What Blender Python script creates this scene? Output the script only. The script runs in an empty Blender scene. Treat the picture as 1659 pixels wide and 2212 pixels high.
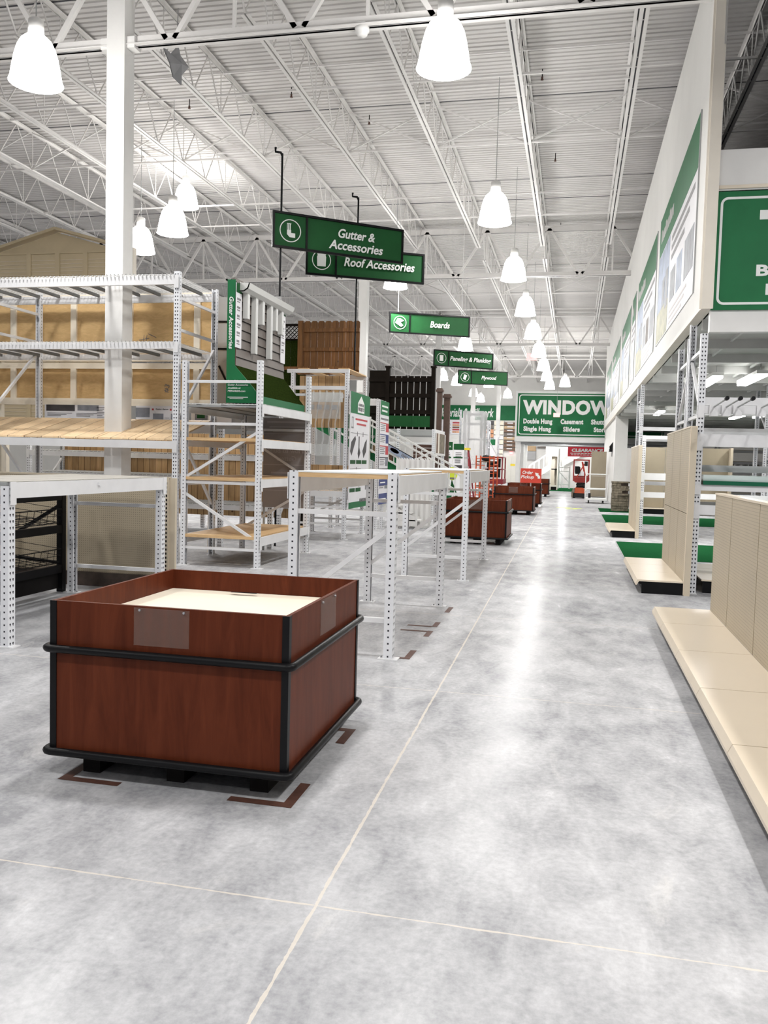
import bpy, math, random
from mathutils import Vector, Matrix

sc = bpy.context.scene
COL = sc.collection
RNG = random.Random(11)
PI = math.pi

# ------------------------------------------------------------------ camera
cam_data = bpy.data.cameras.new('camera')
cam = bpy.data.objects.new('camera', cam_data)
COL.objects.link(cam)
yaw, pit, rol = .218543, .0609857, .0269489
fw = Vector((-math.sin(yaw) * math.cos(pit), math.cos(yaw) * math.cos(pit), -math.sin(pit)))
rt0 = Vector((math.cos(yaw), math.sin(yaw), 0))
up0 = rt0.cross(fw)
rt = rt0 * math.cos(rol) + up0 * math.sin(rol)
up = -rt0 * math.sin(rol) + up0 * math.cos(rol)
cam.matrix_world = Matrix(((rt.x, up.x, -fw.x, 0), (rt.y, up.y, -fw.y, 0), (rt.z, up.z, -fw.z, 1.55), (0, 0, 0, 1)))
cam_data.sensor_fit = 'HORIZONTAL'
cam_data.sensor_width = 36
cam_data.lens = 1837.69 * 36 / 1659
cam_data.clip_end = 300
sc.camera = cam

# ------------------------------------------------------------------ world, lights, exposure
world = bpy.data.worlds.new('world')
sc.world = world
world.use_nodes = True
wbg = world.node_tree.nodes['Background']
wbg.inputs[0].default_value = (.93, .95, 1, 1)
wbg.inputs[1].default_value = .16
sc.view_settings.view_transform = 'Standard'
sc.view_settings.look = 'None'
sc.view_settings.gamma = 1
sc.view_settings.use_curve_mapping = False
sc.view_settings.exposure = .45
sc.cycles.use_denoising = True
sc.cycles.use_adaptive_sampling = True
sc.cycles.adaptive_threshold = .06
sc.cycles.adaptive_min_samples = 16
sc.cycles.max_bounces = 6
sc.cycles.diffuse_bounces = 3
sc.cycles.glossy_bounces = 2
sc.cycles.sample_clamp_indirect = 6
LAMP_W = 80
BELL_E = 19.0


def lamp_light(x, y, z, w=None, name='bell_and_fill_light', parent=None, size=.5):
    d = bpy.data.lights.new(name, 'AREA')
    d.shape = 'DISK'
    d.size = size
    d.energy = LAMP_W if w is None else w
    d.color = (1, .985, .965)
    o = bpy.data.objects.new(name, d)
    COL.objects.link(o)
    if parent is None:
        o.location = (x, y, z)
    else:
        o.parent = parent
        o.location = (0, 0, -.02)
    return o


# bell lamps of the same rows that hang outside the frame (behind, beside the camera)
for lx, ly, lw in ((-1.72, 5.1, 1), (-1.72, -.2, 1.1), (-1.72, -4.5, 1.4), (-6.93, 4.6, 1.1), (-6.93, -.5, 1.1), (3.5, 5.1, 2.3), (3.5, -.2, 2.3), (-12.1, 4.6, .7), (-12.1, 10, .9), (8.5, 4.8, 1)):
    lamp_light(lx, ly, 6.25, LAMP_W * lw)

# ------------------------------------------------------------------ materials
MATS = {}


def _m(nt, op, a, b=None, c=None):
    n = nt.nodes.new('ShaderNodeMath')
    n.operation = op
    for i, v in enumerate((a, b, c)):
        if v is None:
            continue
        if isinstance(v, (int, float)):
            n.inputs[i].default_value = v
        else:
            nt.links.new(v, n.inputs[i])
    return n.outputs[0]


def _mix(nt, f, a, b):
    n = nt.nodes.new('ShaderNodeMix')
    n.data_type = 'RGBA'
    for i, v in ((0, f), (6, a), (7, b)):
        if isinstance(v, (int, float)):
            n.inputs[i].default_value = v
        elif isinstance(v, tuple):
            n.inputs[i].default_value = (*v, 1)
        else:
            nt.links.new(v, n.inputs[i])
    return n.outputs[2]


def _noise(nt, vec, scale, detail=4, rough=.55, dist=0.):
    n = nt.nodes.new('ShaderNodeTexNoise')
    n.inputs['Scale'].default_value = scale
    n.inputs['Detail'].default_value = detail
    n.inputs['Roughness'].default_value = rough
    n.inputs['Distortion'].default_value = dist
    nt.links.new(vec, n.inputs['Vector'])
    return n.outputs['Fac']


def _ramp(nt, f, lo, hi):
    n = nt.nodes.new('ShaderNodeMapRange')
    n.inputs[1].default_value = lo
    n.inputs[2].default_value = hi
    nt.links.new(f, n.inputs[0])
    return n.outputs[0]


def _coord(nt, kind='Object', scale=None):
    n = nt.nodes.new('ShaderNodeTexCoord')
    o = n.outputs[kind]
    if scale:
        m = nt.nodes.new('ShaderNodeMapping')
        m.inputs['Scale'].default_value = scale
        nt.links.new(o, m.inputs[0])
        o = m.outputs[0]
    return o


def base(name, rough=.5, metal=0., spec=.5):
    m = bpy.data.materials.new(name)
    m.use_nodes = True
    nt = m.node_tree
    b = nt.nodes['Principled BSDF']
    b.inputs['Roughness'].default_value = rough
    b.inputs['Metallic'].default_value = metal
    b.inputs['Specular IOR Level'].default_value = spec
    MATS[name] = m
    return m, nt, b


def mat(name, rgb, rough=.5, metal=0., var=.06, scale=3., spec=.5, stretch=None):
    m, nt, b = base(name, rough, metal, spec)
    v = _coord(nt, 'Object', stretch)
    f = _ramp(nt, _noise(nt, v, scale), .3, .7)
    c = _mix(nt, f, tuple(x * (1 - var) for x in rgb), tuple(min(1, x * (1 + var)) for x in rgb))
    nt.links.new(c, b.inputs['Base Color'])
    return m


def wood(name, c1, c2, stretch, plank=None, axis=0, rough=.55, knots=.0, gapc=(.08, .04, .02), spec=.3):
    """grain stretched along one axis, optional plank seams across another axis and knots"""
    m, nt, b = base(name, rough, 0, spec)
    v = _coord(nt, 'Object')
    mp = nt.nodes.new('ShaderNodeMapping')
    mp.inputs['Scale'].default_value = stretch
    nt.links.new(v, mp.inputs[0])
    f = _ramp(nt, _noise(nt, mp.outputs[0], 3.0, 6, .6, 1.2), .28, .72)
    c = _mix(nt, f, c1, c2)
    if plank:
        sp = nt.nodes.new('ShaderNodeSeparateXYZ')
        nt.links.new(v, sp.inputs[0])
        q = _m(nt, 'DIVIDE', sp.outputs[axis], plank)
        fl = _m(nt, 'FLOOR', q)
        wn = nt.nodes.new('ShaderNodeTexWhiteNoise')
        wn.noise_dimensions = '1D'
        nt.links.new(fl, wn.inputs['W'])
        tone = _m(nt, 'MULTIPLY_ADD', wn.outputs['Value'], .34, .80)
        hsv = nt.nodes.new('ShaderNodeHueSaturation')
        nt.links.new(tone, hsv.inputs['Value'])
        nt.links.new(c, hsv.inputs['Color'])
        c = hsv.outputs[0]
        fr = _m(nt, 'FRACT', q)
        gap = _m(nt, 'GREATER_THAN', _m(nt, 'ABSOLUTE', _m(nt, 'SUBTRACT', fr, .5)), .5 - .004 / plank)
        c = _mix(nt, gap, c, gapc)
    if knots:
        vo = nt.nodes.new('ShaderNodeTexVoronoi')
        vo.inputs['Scale'].default_value = 3.2
        nt.links.new(v, vo.inputs['Vector'])
        k = _m(nt, 'LESS_THAN', vo.outputs['Distance'], knots)
        c = _mix(nt, _m(nt, 'MULTIPLY', k, .75), c, (.07, .03, .012))
    nt.links.new(c, b.inputs['Base Color'])
    return m


def dots(name, rgb, hole=(.03, .028, .025), pitch=.0254, r=.0035, rough=.5, var=.05):
    """pegboard: round holes on a metre UV grid"""
    m, nt, b = base(name, rough)
    uv = _coord(nt, 'UV')
    sp = nt.nodes.new('ShaderNodeSeparateXYZ')
    nt.links.new(uv, sp.inputs[0])
    d = []
    for a in (0, 1):
        fr = _m(nt, 'FRACT', _m(nt, 'DIVIDE', sp.outputs[a], pitch))
        d.append(_m(nt, 'POWER', _m(nt, 'MULTIPLY', _m(nt, 'SUBTRACT', fr, .5), pitch), 2.))
    h = _m(nt, 'LESS_THAN', _m(nt, 'ADD', d[0], d[1]), r * r)
    f = _ramp(nt, _noise(nt, _coord(nt, 'Object'), 2.), .3, .7)
    c = _mix(nt, f, tuple(x * (1 - var) for x in rgb), tuple(min(1, x * (1 + var)) for x in rgb))
    nt.links.new(_mix(nt, h, c, hole), b.inputs['Base Color'])
    return m


def holes(name, rgb, hole=(.012, .013, .02)):
    """punched rack post: u in 0..1 teardrop face, 2..3 side face with square holes, v in metres"""
    m, nt, b = base(name, .38)
    uv = _coord(nt, 'UV')
    sp = nt.nodes.new('ShaderNodeSeparateXYZ')
    nt.links.new(uv, sp.inputs[0])
    u, v = sp.outputs[0], sp.outputs[1]
    dv = _m(nt, 'MULTIPLY', _m(nt, 'SUBTRACT', _m(nt, 'FRACT', _m(nt, 'DIVIDE', v, .0508)), .5), .0508)
    du = _m(nt, 'MULTIPLY', _m(nt, 'SUBTRACT', _m(nt, 'ABSOLUTE', _m(nt, 'SUBTRACT', u, .5)), .21), .078)
    up_ = _m(nt, 'ADD', _m(nt, 'POWER', du, 2.), _m(nt, 'POWER', _m(nt, 'SUBTRACT', dv, .004), 2.))
    lowr = _m(nt, 'ADD', _m(nt, 'POWER', _m(nt, 'MULTIPLY', du, 1.9), 2.), _m(nt, 'POWER', _m(nt, 'ADD', dv, .004), 2.))
    tear = _m(nt, 'LESS_THAN', _m(nt, 'MINIMUM', up_, lowr), .0000688)
    fr = _m(nt, 'MULTIPLY', tear, _m(nt, 'MULTIPLY', _m(nt, 'LESS_THAN', u, 1.2), _m(nt, 'GREATER_THAN', u, 0.)))
    ds = _m(nt, 'MULTIPLY', _m(nt, 'ABSOLUTE', _m(nt, 'SUBTRACT', u, 2.5)), .07)
    sq = _m(nt, 'LESS_THAN', _m(nt, 'MAXIMUM', ds, _m(nt, 'ABSOLUTE', dv)), .0068)
    sd = _m(nt, 'MULTIPLY', sq, _m(nt, 'GREATER_THAN', u, 1.8))
    h = _m(nt, 'MAXIMUM', fr, sd)
    f = _ramp(nt, _noise(nt, _coord(nt, 'Object'), 2.), .3, .7)
    c = _mix(nt, f, tuple(x * .96 for x in rgb), rgb)
    nt.links.new(_mix(nt, h, c, hole), b.inputs['Base Color'])
    return m


def emit(name, rgb, strength):
    m, nt, b = base(name, .4)
    b.inputs['Base Color'].default_value = (.8, .8, .8, 1)
    b.inputs['Emission Color'].default_value = (*rgb, 1)
    b.inputs['Emission Strength'].default_value = strength
    return m


mat('steel_white', (.80, .80, .81), .38)
mat('wire_white', (.78, .78, .77), .4)
mat('galv', (.42, .43, .43), .45, .3)
holes('post', (.82, .83, .86))
mat('roof_white', (.84, .82, .80), .6, var=.04)
mat('deck_white', (.72, .70, .68), .6, var=.06, scale=.7)
mat('roof_dark', (.05, .05, .06), .6)
mat('wall_white', (.80, .79, .76), .6, var=.03, scale=1.2)
mat('cream_trim', (.86, .80, .70), .5, var=.03)
mat('white_paint', (.84, .83, .81), .45, var=.03)
mat('green_sign', (.014, .155, .055), .5, var=.06, spec=.2)
mat('green_banner', (.012, .085, .024), .55, var=.12, scale=2, spec=.2)
mat('white_vinyl', (.85, .86, .84), .5, var=.02)
mat('black', (.006, .006, .007), .4, var=.2, spec=.18)
mat('black_matte', (.010, .009, .009), .8, var=.2, spec=.15)
mat('cream_deck', (.84, .73, .58), .28, var=.03, scale=1.)
mat('cream_edge', (.78, .68, .54), .35, var=.04)
dots('pegboard', (.47, .40, .29), r=.0032)
mat('seam', (.20, .155, .10), .6)
mat('tan_panel', (.33, .28, .20), .5, var=.05)
mat('tan_upright', (.60, .52, .40), .45, var=.04)
wood('mahogany', (.080, .017, .007), (.142, .034, .014), (5, 5, .55), rough=.45, spec=.12)
mat('cream_board', (.88, .80, .66), .45, var=.03)
mat('tape_brown', (.10, .043, .030), .6, var=.25, scale=20)
mat('green_carpet', (.014, .085, .030), .95, var=.15, scale=60, spec=0)
mat('turf_dark', (.020, .032, .007), .95, var=.4, scale=40, spec=0)
mat('rib_dark', (.15, .15, .145), .6)
mat('top_grey', (.46, .44, .40), .5)
wood('osb', (.58, .38, .17), (.74, .51, .25), (2, 2, 6), rough=.7)
mat('stud', (.92, .84, .70), .6, var=.06)
wood('board_pale', (.76, .54, .32), (.90, .70, .46), (6, .7, 6), plank=.28, axis=0, knots=.05)
wood('board_edge', (.62, .40, .20), (.78, .55, .30), (1, 6, 8), knots=.04)
wood('knotty', (.46, .28, .13), (.66, .44, .23), (5, 5, .6), plank=.14, axis=0, knots=.075)
wood('fence_brown', (.17, .075, .024), (.29, .14, .052), (5, 5, .6), plank=.14, axis=0, knots=.06)
mat('fence_black', (.010, .007, .005), .8, var=.25, scale=6, spec=.12)
mat('siding_grey', (.17, .145, .13), .6, var=.06)
mat('soffit', (.62, .62, .60), .45, var=.06)
mat('panel_grey', (.42, .42, .42), .6, var=.05)
mat('panel_pinkgrey', (.40, .37, .37), .5, var=.05)
mat('letter_grey', (.54, .51, .51), .5, var=.02)
mat('alu_white', (.70, .70, .68), .4, var=.03)
mat('shed_beige', (.52, .43, .28), .6, var=.06)
mat('poster_white', (.80, .79, .82), .45, var=.03)
mat('poster_grey', (.22, .23, .26), .5, var=.35, scale=5)
mat('poster_blue', (.30, .36, .48), .5, var=.35, scale=3)
mat('poster_olive', (.36, .35, .22), .5, var=.4, scale=4)
mat('poster_text', (.20, .19, .20), .5)
mat('poster_red', (.50, .05, .06), .5)
mat('poster_navy', (.03, .05, .20), .5)
mat('dark_tile', (.05, .045, .05), .5, var=.3)
mat('red_sign', (.70, .03, .05), .5, var=.05, spec=.2)
mat('orange_sign', (.62, .055, .03), .45, var=.06)
mat('orange_paint', (.62, .10, .03), .4, var=.1)
mat('red_paint', (.30, .022, .018), .4, var=.2)
mat('ladder_red', (.26, .02, .03), .4, var=.1)
mat('yellow', (.80, .62, .04), .5, var=.1)
mat('lime', (.66, .78, .05), .5, var=.1)
mat('stone', (.20, .17, .125), .85, var=.5, scale=9)
mat('stone_dark', (.075, .055, .045), .85, var=.3, scale=9)
mat('composite_brown', (.10, .06, .045), .7, var=.2, scale=8)
mat('rubber', (.015, .015, .015), .8)
mat('grey_scrap', (.28, .28, .29), .7, var=.1)
mat('concrete_block', (.60, .58, .55), .7, var=.1)
wood('sample_brown', (.12, .07, .05), (.24, .15, .10), (1, 1, 8))
wood('sample_wood', (.42, .28, .15), (.60, .44, .28), (1, 1, 8))
mat('sample_orange', (.70, .34, .18), .6, var=.4, scale=8)
mat('bolt', (.55, .55, .57), .3, .9)
mat('door_cream', (.74, .72, .66), .5, var=.03)
emit('bell_glow', (1, .985, .96), BELL_E)
emit('lens_glow', (1, .985, .96), 20)
emit('strip_glow', (1, .99, .97), 22)
emit('exit_glow', (1, .08, .08), 1.2)


def glassy(name, rgb, alpha, rough=.1):
    m, nt, b = base(name, rough)
    b.inputs['Base Color'].default_value = (*rgb, 1)
    b.inputs['Alpha'].default_value = alpha
    return m


glassy('acrylic', (.85, .88, .88), .22, .06)
glassy('sleeve', (.40, .32, .28), .13, .3)
glassy('film', (.75, .75, .76), .55, .25)
glassy('glass_green', (.62, .75, .72), .6, .08)
mat('glass_edge', (.01, .12, .06), .2)


def floor_material():
    m, nt, b = base('concrete', .9, 0, .0)
    v = _coord(nt, 'Object')
    n1 = _ramp(nt, _noise(nt, v, .45, 5, .6, .3), .3, .7)
    mp = nt.nodes.new('ShaderNodeMapping')
    mp.inputs['Rotation'].default_value = (0, 0, .45)
    mp.inputs['Scale'].default_value = (1.5, .75, 1)
    nt.links.new(v, mp.inputs[0])
    n2 = _ramp(nt, _noise(nt, mp.outputs[0], 3.2, 12, .66, .35), .28, .72)
    n3 = _ramp(nt, _noise(nt, v, 34, 6, .65), .3, .7)
    mix = _m(nt, 'ADD', _m(nt, 'MULTIPLY', n1, .40), _m(nt, 'ADD', _m(nt, 'MULTIPLY', n2, .40), _m(nt, 'MULTIPLY', n3, .20)))
    c = _mix(nt, _ramp(nt, mix, .26, .74), (.30, .303, .318), (.61, .61, .625))
    # pale trowel scuffs and darker burnish marks with a shape of their own
    sc_ = _ramp(nt, _noise(nt, mp.outputs[0], 1.3, 12, .72, 1.1), .60, .74)
    c = _mix(nt, _m(nt, 'MULTIPLY', sc_, .45), c, (.80, .78, .75))
    mp2 = nt.nodes.new('ShaderNodeMapping')
    mp2.inputs['Location'].default_value = (7, 3, 0)
    mp2.inputs['Rotation'].default_value = (0, 0, -.3)
    mp2.inputs['Scale'].default_value = (.8, 1.7, 1)
    nt.links.new(v, mp2.inputs[0])
    dk = _ramp(nt, _noise(nt, mp2.outputs[0], 1.1, 10, .68, .9), .60, .76)
    c = _mix(nt, _m(nt, 'MULTIPLY', dk, .55), c, (.235, .24, .25))
    # sawn control joints filled with pale sealant
    sp = nt.nodes.new('ShaderNodeSeparateXYZ')
    nt.links.new(v, sp.inputs[0])
    wob = _m(nt, 'MULTIPLY', _m(nt, 'SUBTRACT', _noise(nt, v, 9, 3), .5), .010)
    jx = _m(nt, 'ADD', _m(nt, 'ADD', sp.outputs[0], _m(nt, 'MULTIPLY', sp.outputs[1], .0103)), .789)
    ax = _m(nt, 'PINGPONG', _m(nt, 'ADD', jx, wob), 4.4)
    ay = _m(nt, 'PINGPONG', _m(nt, 'ADD', _m(nt, 'SUBTRACT', sp.outputs[1], 2.752 - 2.868 * 20), wob), 2.868 / 2)
    wid = _m(nt, 'MULTIPLY_ADD', _noise(nt, v, 18, 5), .014, -.0005)
    jl = _m(nt, 'MAXIMUM', _m(nt, 'LESS_THAN', ax, wid), _m(nt, 'LESS_THAN', ay, _m(nt, 'SUBTRACT', wid, .0025)))
    c = _mix(nt, _m(nt, 'MULTIPLY', jl, .62), c, (.76, .69, .59))
    nt.links.new(c, b.inputs['Base Color'])
    bp = nt.nodes.new('ShaderNodeBump')
    bp.inputs['Strength'].default_value = .04
    bp.inputs['Distance'].default_value = .01
    nt.links.new(n2, bp.inputs['Height'])
    nt.links.new(bp.outputs[0], b.inputs['Normal'])
    gl = nt.nodes.new('ShaderNodeBsdfGlossy')
    nt.links.new(_m(nt, 'MULTIPLY_ADD', n2, .12, .17), gl.inputs['Roughness'])
    lw = nt.nodes.new('ShaderNodeLayerWeight')
    lw.inputs['Blend'].default_value = .5
    fac = _m(nt, 'MULTIPLY_ADD', _m(nt, 'POWER', lw.outputs['Facing'], 5.), .21, .018)
    ms = nt.nodes.new('ShaderNodeMixShader')
    nt.links.new(fac, ms.inputs[0])
    nt.links.new(b.outputs[0], ms.inputs[1])
    nt.links.new(gl.outputs[0], ms.inputs[2])
    nt.links.new(ms.outputs[0], nt.nodes['Material Output'].inputs[0])


floor_material()


# ------------------------------------------------------------------ mesh helpers
class MB:
    """collects shapes (world metres unless the thing is local) and links them as one mesh object"""

    def __init__(s, m='steel_white'):
        s.v, s.f, s.mi, s.uv, s.sm, s.mats, s.cur = [], [], [], [], [], [], m

    def mid(s, m):
        m = m or s.cur
        if m not in s.mats:
            s.mats.append(m)
        return s.mats.index(m)

    def face(s, pts, m=None, uv=None, smooth=False):
        i = len(s.v)
        s.v += [Vector(p) for p in pts]
        s.f.append(tuple(range(i, i + len(pts))))
        s.mi.append(s.mid(m))
        s.uv.append(uv)
        s.sm.append(smooth)

    def faces(s, pts, fs, m=None, smooth=False, uvs=None):
        i = len(s.v)
        s.v += [Vector(p) for p in pts]
        k = s.mid(m)
        for j, f in enumerate(fs):
            s.f.append(tuple(i + q for q in f))
            s.mi.append(k)
            s.uv.append(uvs[j] if uvs else None)
            s.sm.append(smooth)

    def box(s, x0, x1, y0, y1, z0, z1, m=None):
        if x0 > x1: x0, x1 = x1, x0
        if y0 > y1: y0, y1 = y1, y0
        if z0 > z1: z0, z1 = z1, z0
        p = [(x0, y0, z0), (x1, y0, z0), (x1, y1, z0), (x0, y1, z0), (x0, y0, z1), (x1, y0, z1), (x1, y1, z1), (x0, y1, z1)]
        s.faces(p, [(0, 3, 2, 1), (4, 5, 6, 7), (0, 1, 5, 4), (1, 2, 6, 5), (2, 3, 7, 6), (3, 0, 4, 7)], m)
        return s

    def bar(s, a, b, w, h, m=None, upv=(0, 0, 1)):
        """rectangular bar from a to b"""
        a, b = Vector(a), Vector(b)
        d = (b - a).normalized()
        u = Vector(upv)
        if abs(d.dot(u)) > .98:
            u = Vector((0, 1, 0))
        r = d.cross(u).normalized() * (w / 2)
        t = r.cross(d).normalized() * (h / 2)
        p = [a - r - t, a + r - t, a + r + t, a - r + t, b - r - t, b + r - t, b + r + t, b - r + t]
        s.faces(p, [(0, 1, 2, 3), (7, 6, 5, 4), (0, 4, 5, 1), (1, 5, 6, 2), (2, 6, 7, 3), (3, 7, 4, 0)], m)
        return s

    def tube(s, pts, r, n=8, m=None, closed=False):
        pts = [Vector(p) for p in pts]
        k = len(pts)
        ring = []
        for i, p in enumerate(pts):
            if closed:
                d = pts[(i + 1) % k] - pts[i - 1]
            else:
                d = pts[min(i + 1, k - 1)] - pts[max(i - 1, 0)]
            d.normalize()
            u = Vector((0, 0, 1)) if abs(d.z) < .9 else Vector((0, 1, 0))
            a = d.cross(u).normalized()
            b = a.cross(d).normalized()
            rr = r[i] if isinstance(r, (list, tuple)) else r
            ring += [p + (a * math.cos(2 * PI * j / n) + b * math.sin(2 * PI * j / n)) * rr for j in range(n)]
        fs = []
        for i in range(k if closed else k - 1):
            for j in range(n):
                i2 = (i + 1) % k
                fs.append((i * n + j, i * n + (j + 1) % n, i2 * n + (j + 1) % n, i2 * n + j))
        s.faces(ring, fs, m, True)
        if not closed:
            s.face([ring[j] for j in range(n)][::-1], m)
            s.face([ring[(k - 1) * n + j] for j in range(n)], m)
        return s

    def lathe(s, prof, c=(0, 0, 0), n=24, m=None):
        c = Vector(c)
        pts = [c + Vector((r * math.cos(2 * PI * j / n), r * math.sin(2 * PI * j / n), z)) for r, z in prof for j in range(n)]
        fs = [(i * n + j, i * n + (j + 1) % n, (i + 1) * n + (j + 1) % n, (i + 1) * n + j) for i in range(len(prof) - 1) for j in range(n)]
        s.faces(pts, fs, m, True)
        return s

    def prism(s, poly, axis, a, b, m=None):
        """polygon in the plane across axis, extruded from a to b; poly in the other two axes in order"""
        def P(q, t):
            return {'x': (t, q[0], q[1]), 'y': (q[0], t, q[1]), 'z': (q[0], q[1], t)}[axis]
        n = len(poly)
        p = [P(q, a) for q in poly] + [P(q, b) for q in poly]
        s.faces(p, [tuple(range(n)), tuple(range(2 * n - 1, n - 1, -1))] + [(i, n + i, n + (i + 1) % n, (i + 1) % n) for i in range(n)], m)
        return s

    def build(s, name, parent=None, inv=None, kind=None):
        me = bpy.data.meshes.new(name)
        vs = [inv @ p for p in s.v] if inv is not None else s.v
        me.from_pydata([tuple(p) for p in vs], [], s.f)
        uvl = me.uv_layers.new(name='uv')
        data = []
        for fi, f in enumerate(s.f):
            if s.uv[fi]:
                for q in s.uv[fi]:
                    data += q
                continue
            a, b, c = s.v[f[0]], s.v[f[1]], s.v[f[2]]
            nrm = (b - a).cross(c - a)
            ax = max(range(3), key=lambda i: abs(nrm[i]))
            for q in f:
                p = s.v[q]
                data += {0: (p.y, p.z), 1: (p.x, p.z), 2: (p.x, p.y)}[ax]
        uvl.data.foreach_set('uv', data)
        for m in s.mats:
            me.materials.append(MATS[m])
        me.polygons.foreach_set('material_index', s.mi)
        me.polygons.foreach_set('use_smooth', s.sm)
        me.validate()
        me.update()
        o = bpy.data.objects.new(name, me)
        COL.objects.link(o)
        if parent is not None:
            o.parent = parent
        if kind:
            o['kind'] = kind
        return o


class T:
    """a thing: an Empty at its base that parents its parts"""

    def __init__(s, name, label, cat, loc=(0, 0, 0), rz=0, group=None, local=False):
        s.o = bpy.data.objects.new(name, None)
        s.o.empty_display_size = .1
        COL.objects.link(s.o)
        s.o.location = loc
        s.o.rotation_euler = (0, 0, rz)
        s.o['label'] = label
        s.o['category'] = cat
        if group:
            s.o['group'] = group
        s.mw = Matrix.Translation(Vector(loc)) @ Matrix.Rotation(rz, 4, 'Z')
        s.inv = None if local else s.mw.inverted()

    def part(s, name, mb, parent=None, label=None):
        o = mb.build(name, parent or s.o, s.inv)
        if label:
            o['label'] = label
        return o


def single(name, mb, label, cat, loc=(0, 0, 0), group=None, kind=None):
    """a thing of one mesh"""
    o = mb.build(name, None, Matrix.Translation(-Vector(loc)))
    o.location = loc
    o['label'] = label
    o['category'] = cat
    if group:
        o['group'] = group
    if kind:
        o['kind'] = kind
    return o


def struct(name, mb):
    return mb.build(name, None, None, 'structure')


def dup(root, loc, label, group=None, rz=None):
    def cp(o, parent):
        c = o.copy()
        COL.objects.link(c)
        c.parent = parent
        for ch in KIDS.get(o.name, [x for x in o.children]):
            cp(ch, c)
        return c
    r = cp(root, None)
    r.location = loc
    if rz is not None:
        r.rotation_euler = (0, 0, rz)
    r['label'] = label
    if group:
        r['group'] = group
    return r


KIDS = {}


def text_mb(s, o, xd, yd, w, h, m='white_vinyl', bold=.012, shear=0., depth=.004, spacing=1.):
    """lettering fitted in a w x h box whose lower left corner is o, reading along xd, up along yd"""
    cu = bpy.data.curves.new('lettering', 'FONT')
    cu.body = s
    cu.offset = bold
    cu.shear = shear
    cu.space_character = spacing
    cu.extrude = .05
    cu.resolution_u = 3
    ob = bpy.data.objects.new('lettering_tmp', cu)
    COL.objects.link(ob)
    dg = bpy.context.evaluated_depsgraph_get()
    me = bpy.data.meshes.new_from_object(ob.evaluated_get(dg))
    bpy.data.objects.remove(ob)
    bpy.data.curves.remove(cu)
    xs = [v.co.x for v in me.vertices]
    ys = [v.co.y for v in me.vertices]
    x0, x1, y0, y1 = min(xs), max(xs), min(ys), max(ys)
    o, xd, yd = Vector(o), Vector(xd).normalized(), Vector(yd).normalized()
    nd = xd.cross(yd)
    mb = MB(m)
    mb.v = [o + xd * ((v.co.x - x0) / (x1 - x0) * w) + yd * ((v.co.y - y0) / (y1 - y0) * h) + nd * (v.co.z / .05 * depth) for v in me.vertices]
    k = mb.mid(m)
    for p in me.polygons:
        mb.f.append(tuple(p.vertices))
        mb.mi.append(k)
        mb.uv.append(None)
        mb.sm.append(False)
    bpy.data.meshes.remove(me)
    return mb
# ------------------------------------------------------------------ the building
XL, XR, YB, YF = -33.0, 15.0, -6.0, 70.0
ZD = 9.10
m = MB('concrete')
m.face([(XL, YB, 0), (XR, YB, 0), (XR, YF, 0), (XL, YF, 0)])
m.box(XL, XR, YB, YF, -.25, -.02, 'concrete_block')
struct('floor', m)

m = MB('deck_white')
pitch, y = .1524, YB
prof = []
while y < YF:
    prof += [(y, ZD), (y + .095, ZD), (y + .108, ZD + .038), (y + .139, ZD + .038)]
    y += pitch
n = len(prof)
pts = [(XL, a, b) for a, b in prof] + [(XR, a, b) for a, b in prof]
m.faces(pts, [(i, i + 1, n + i + 1, n + i) for i in range(n - 1)])
m.box(XL, XR, YB, YF, ZD + .06, ZD + .12, 'roof_dark')
for ys in (13.2, 18.15, 23.3, 25.05, 26.7, 28.6, 33.2, 38.4, 43.9, 50):
    m.box(XL, XR, ys, ys + .03, ZD - .004, ZD + .01, 'roof_dark')
struct('ceiling', m)

GY = [-4.3, 11.55, 27.4, 43.2, 59.0]
BAY = 15.85


def joist_mesh():
    m = MB('roof_white')
    for s in (-1, 1):
        # two angles with an open slot between them
        m.box(s * .013, s * .066, 0, BAY, 9.045, 9.055)
        m.box(s * .013, s * .020, 0, BAY, 8.985, 9.05)
        m.box(s * .014, s * .070, .75, BAY - .9, 8.120, 8.128)
        m.box(s * .014, s * .021, .75, BAY - .9, 8.128, 8.18)
    m.box(-.012, .012, 0, BAY, 9.052, 9.058, 'roof_dark')
    m.box(-.0125, .0125, .8, BAY - .95, 8.150, 8.158, 'roof_dark')
    n = 12
    L = BAY - 1.65
    for i in range(n):
        a, b = .75 + L * i / n, .75 + L * (i + 1) / n
        c = (a + b) / 2
        m.tube([(0, a, 8.15), (0, c, 9.02)], .014, 5)
        m.tube([(0, c, 9.02), (0, b, 8.15)], .014, 5)
        if i % 2:
            m.tube([(0, a, 8.15), (0, a, 9.02)], .010, 5)
    m.tube([(0, .15, 8.98), (0, .75, 8.15)], .018, 5)
    m.tube([(0, BAY - .15, 8.98), (0, BAY - .9, 8.15)], .018, 5)
    return m


jo = joist_mesh().build('roof_joist', None, None, 'structure')
first = True
for g in GY[:-1] + [59.0]:
    for k in range(-16, 9):
        x = -1.2 + 1.93 * k
        o = jo if first else jo.copy()
        if not first:
            COL.objects.link(o)
        first = False
        o.location = (x, g, 0)


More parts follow.
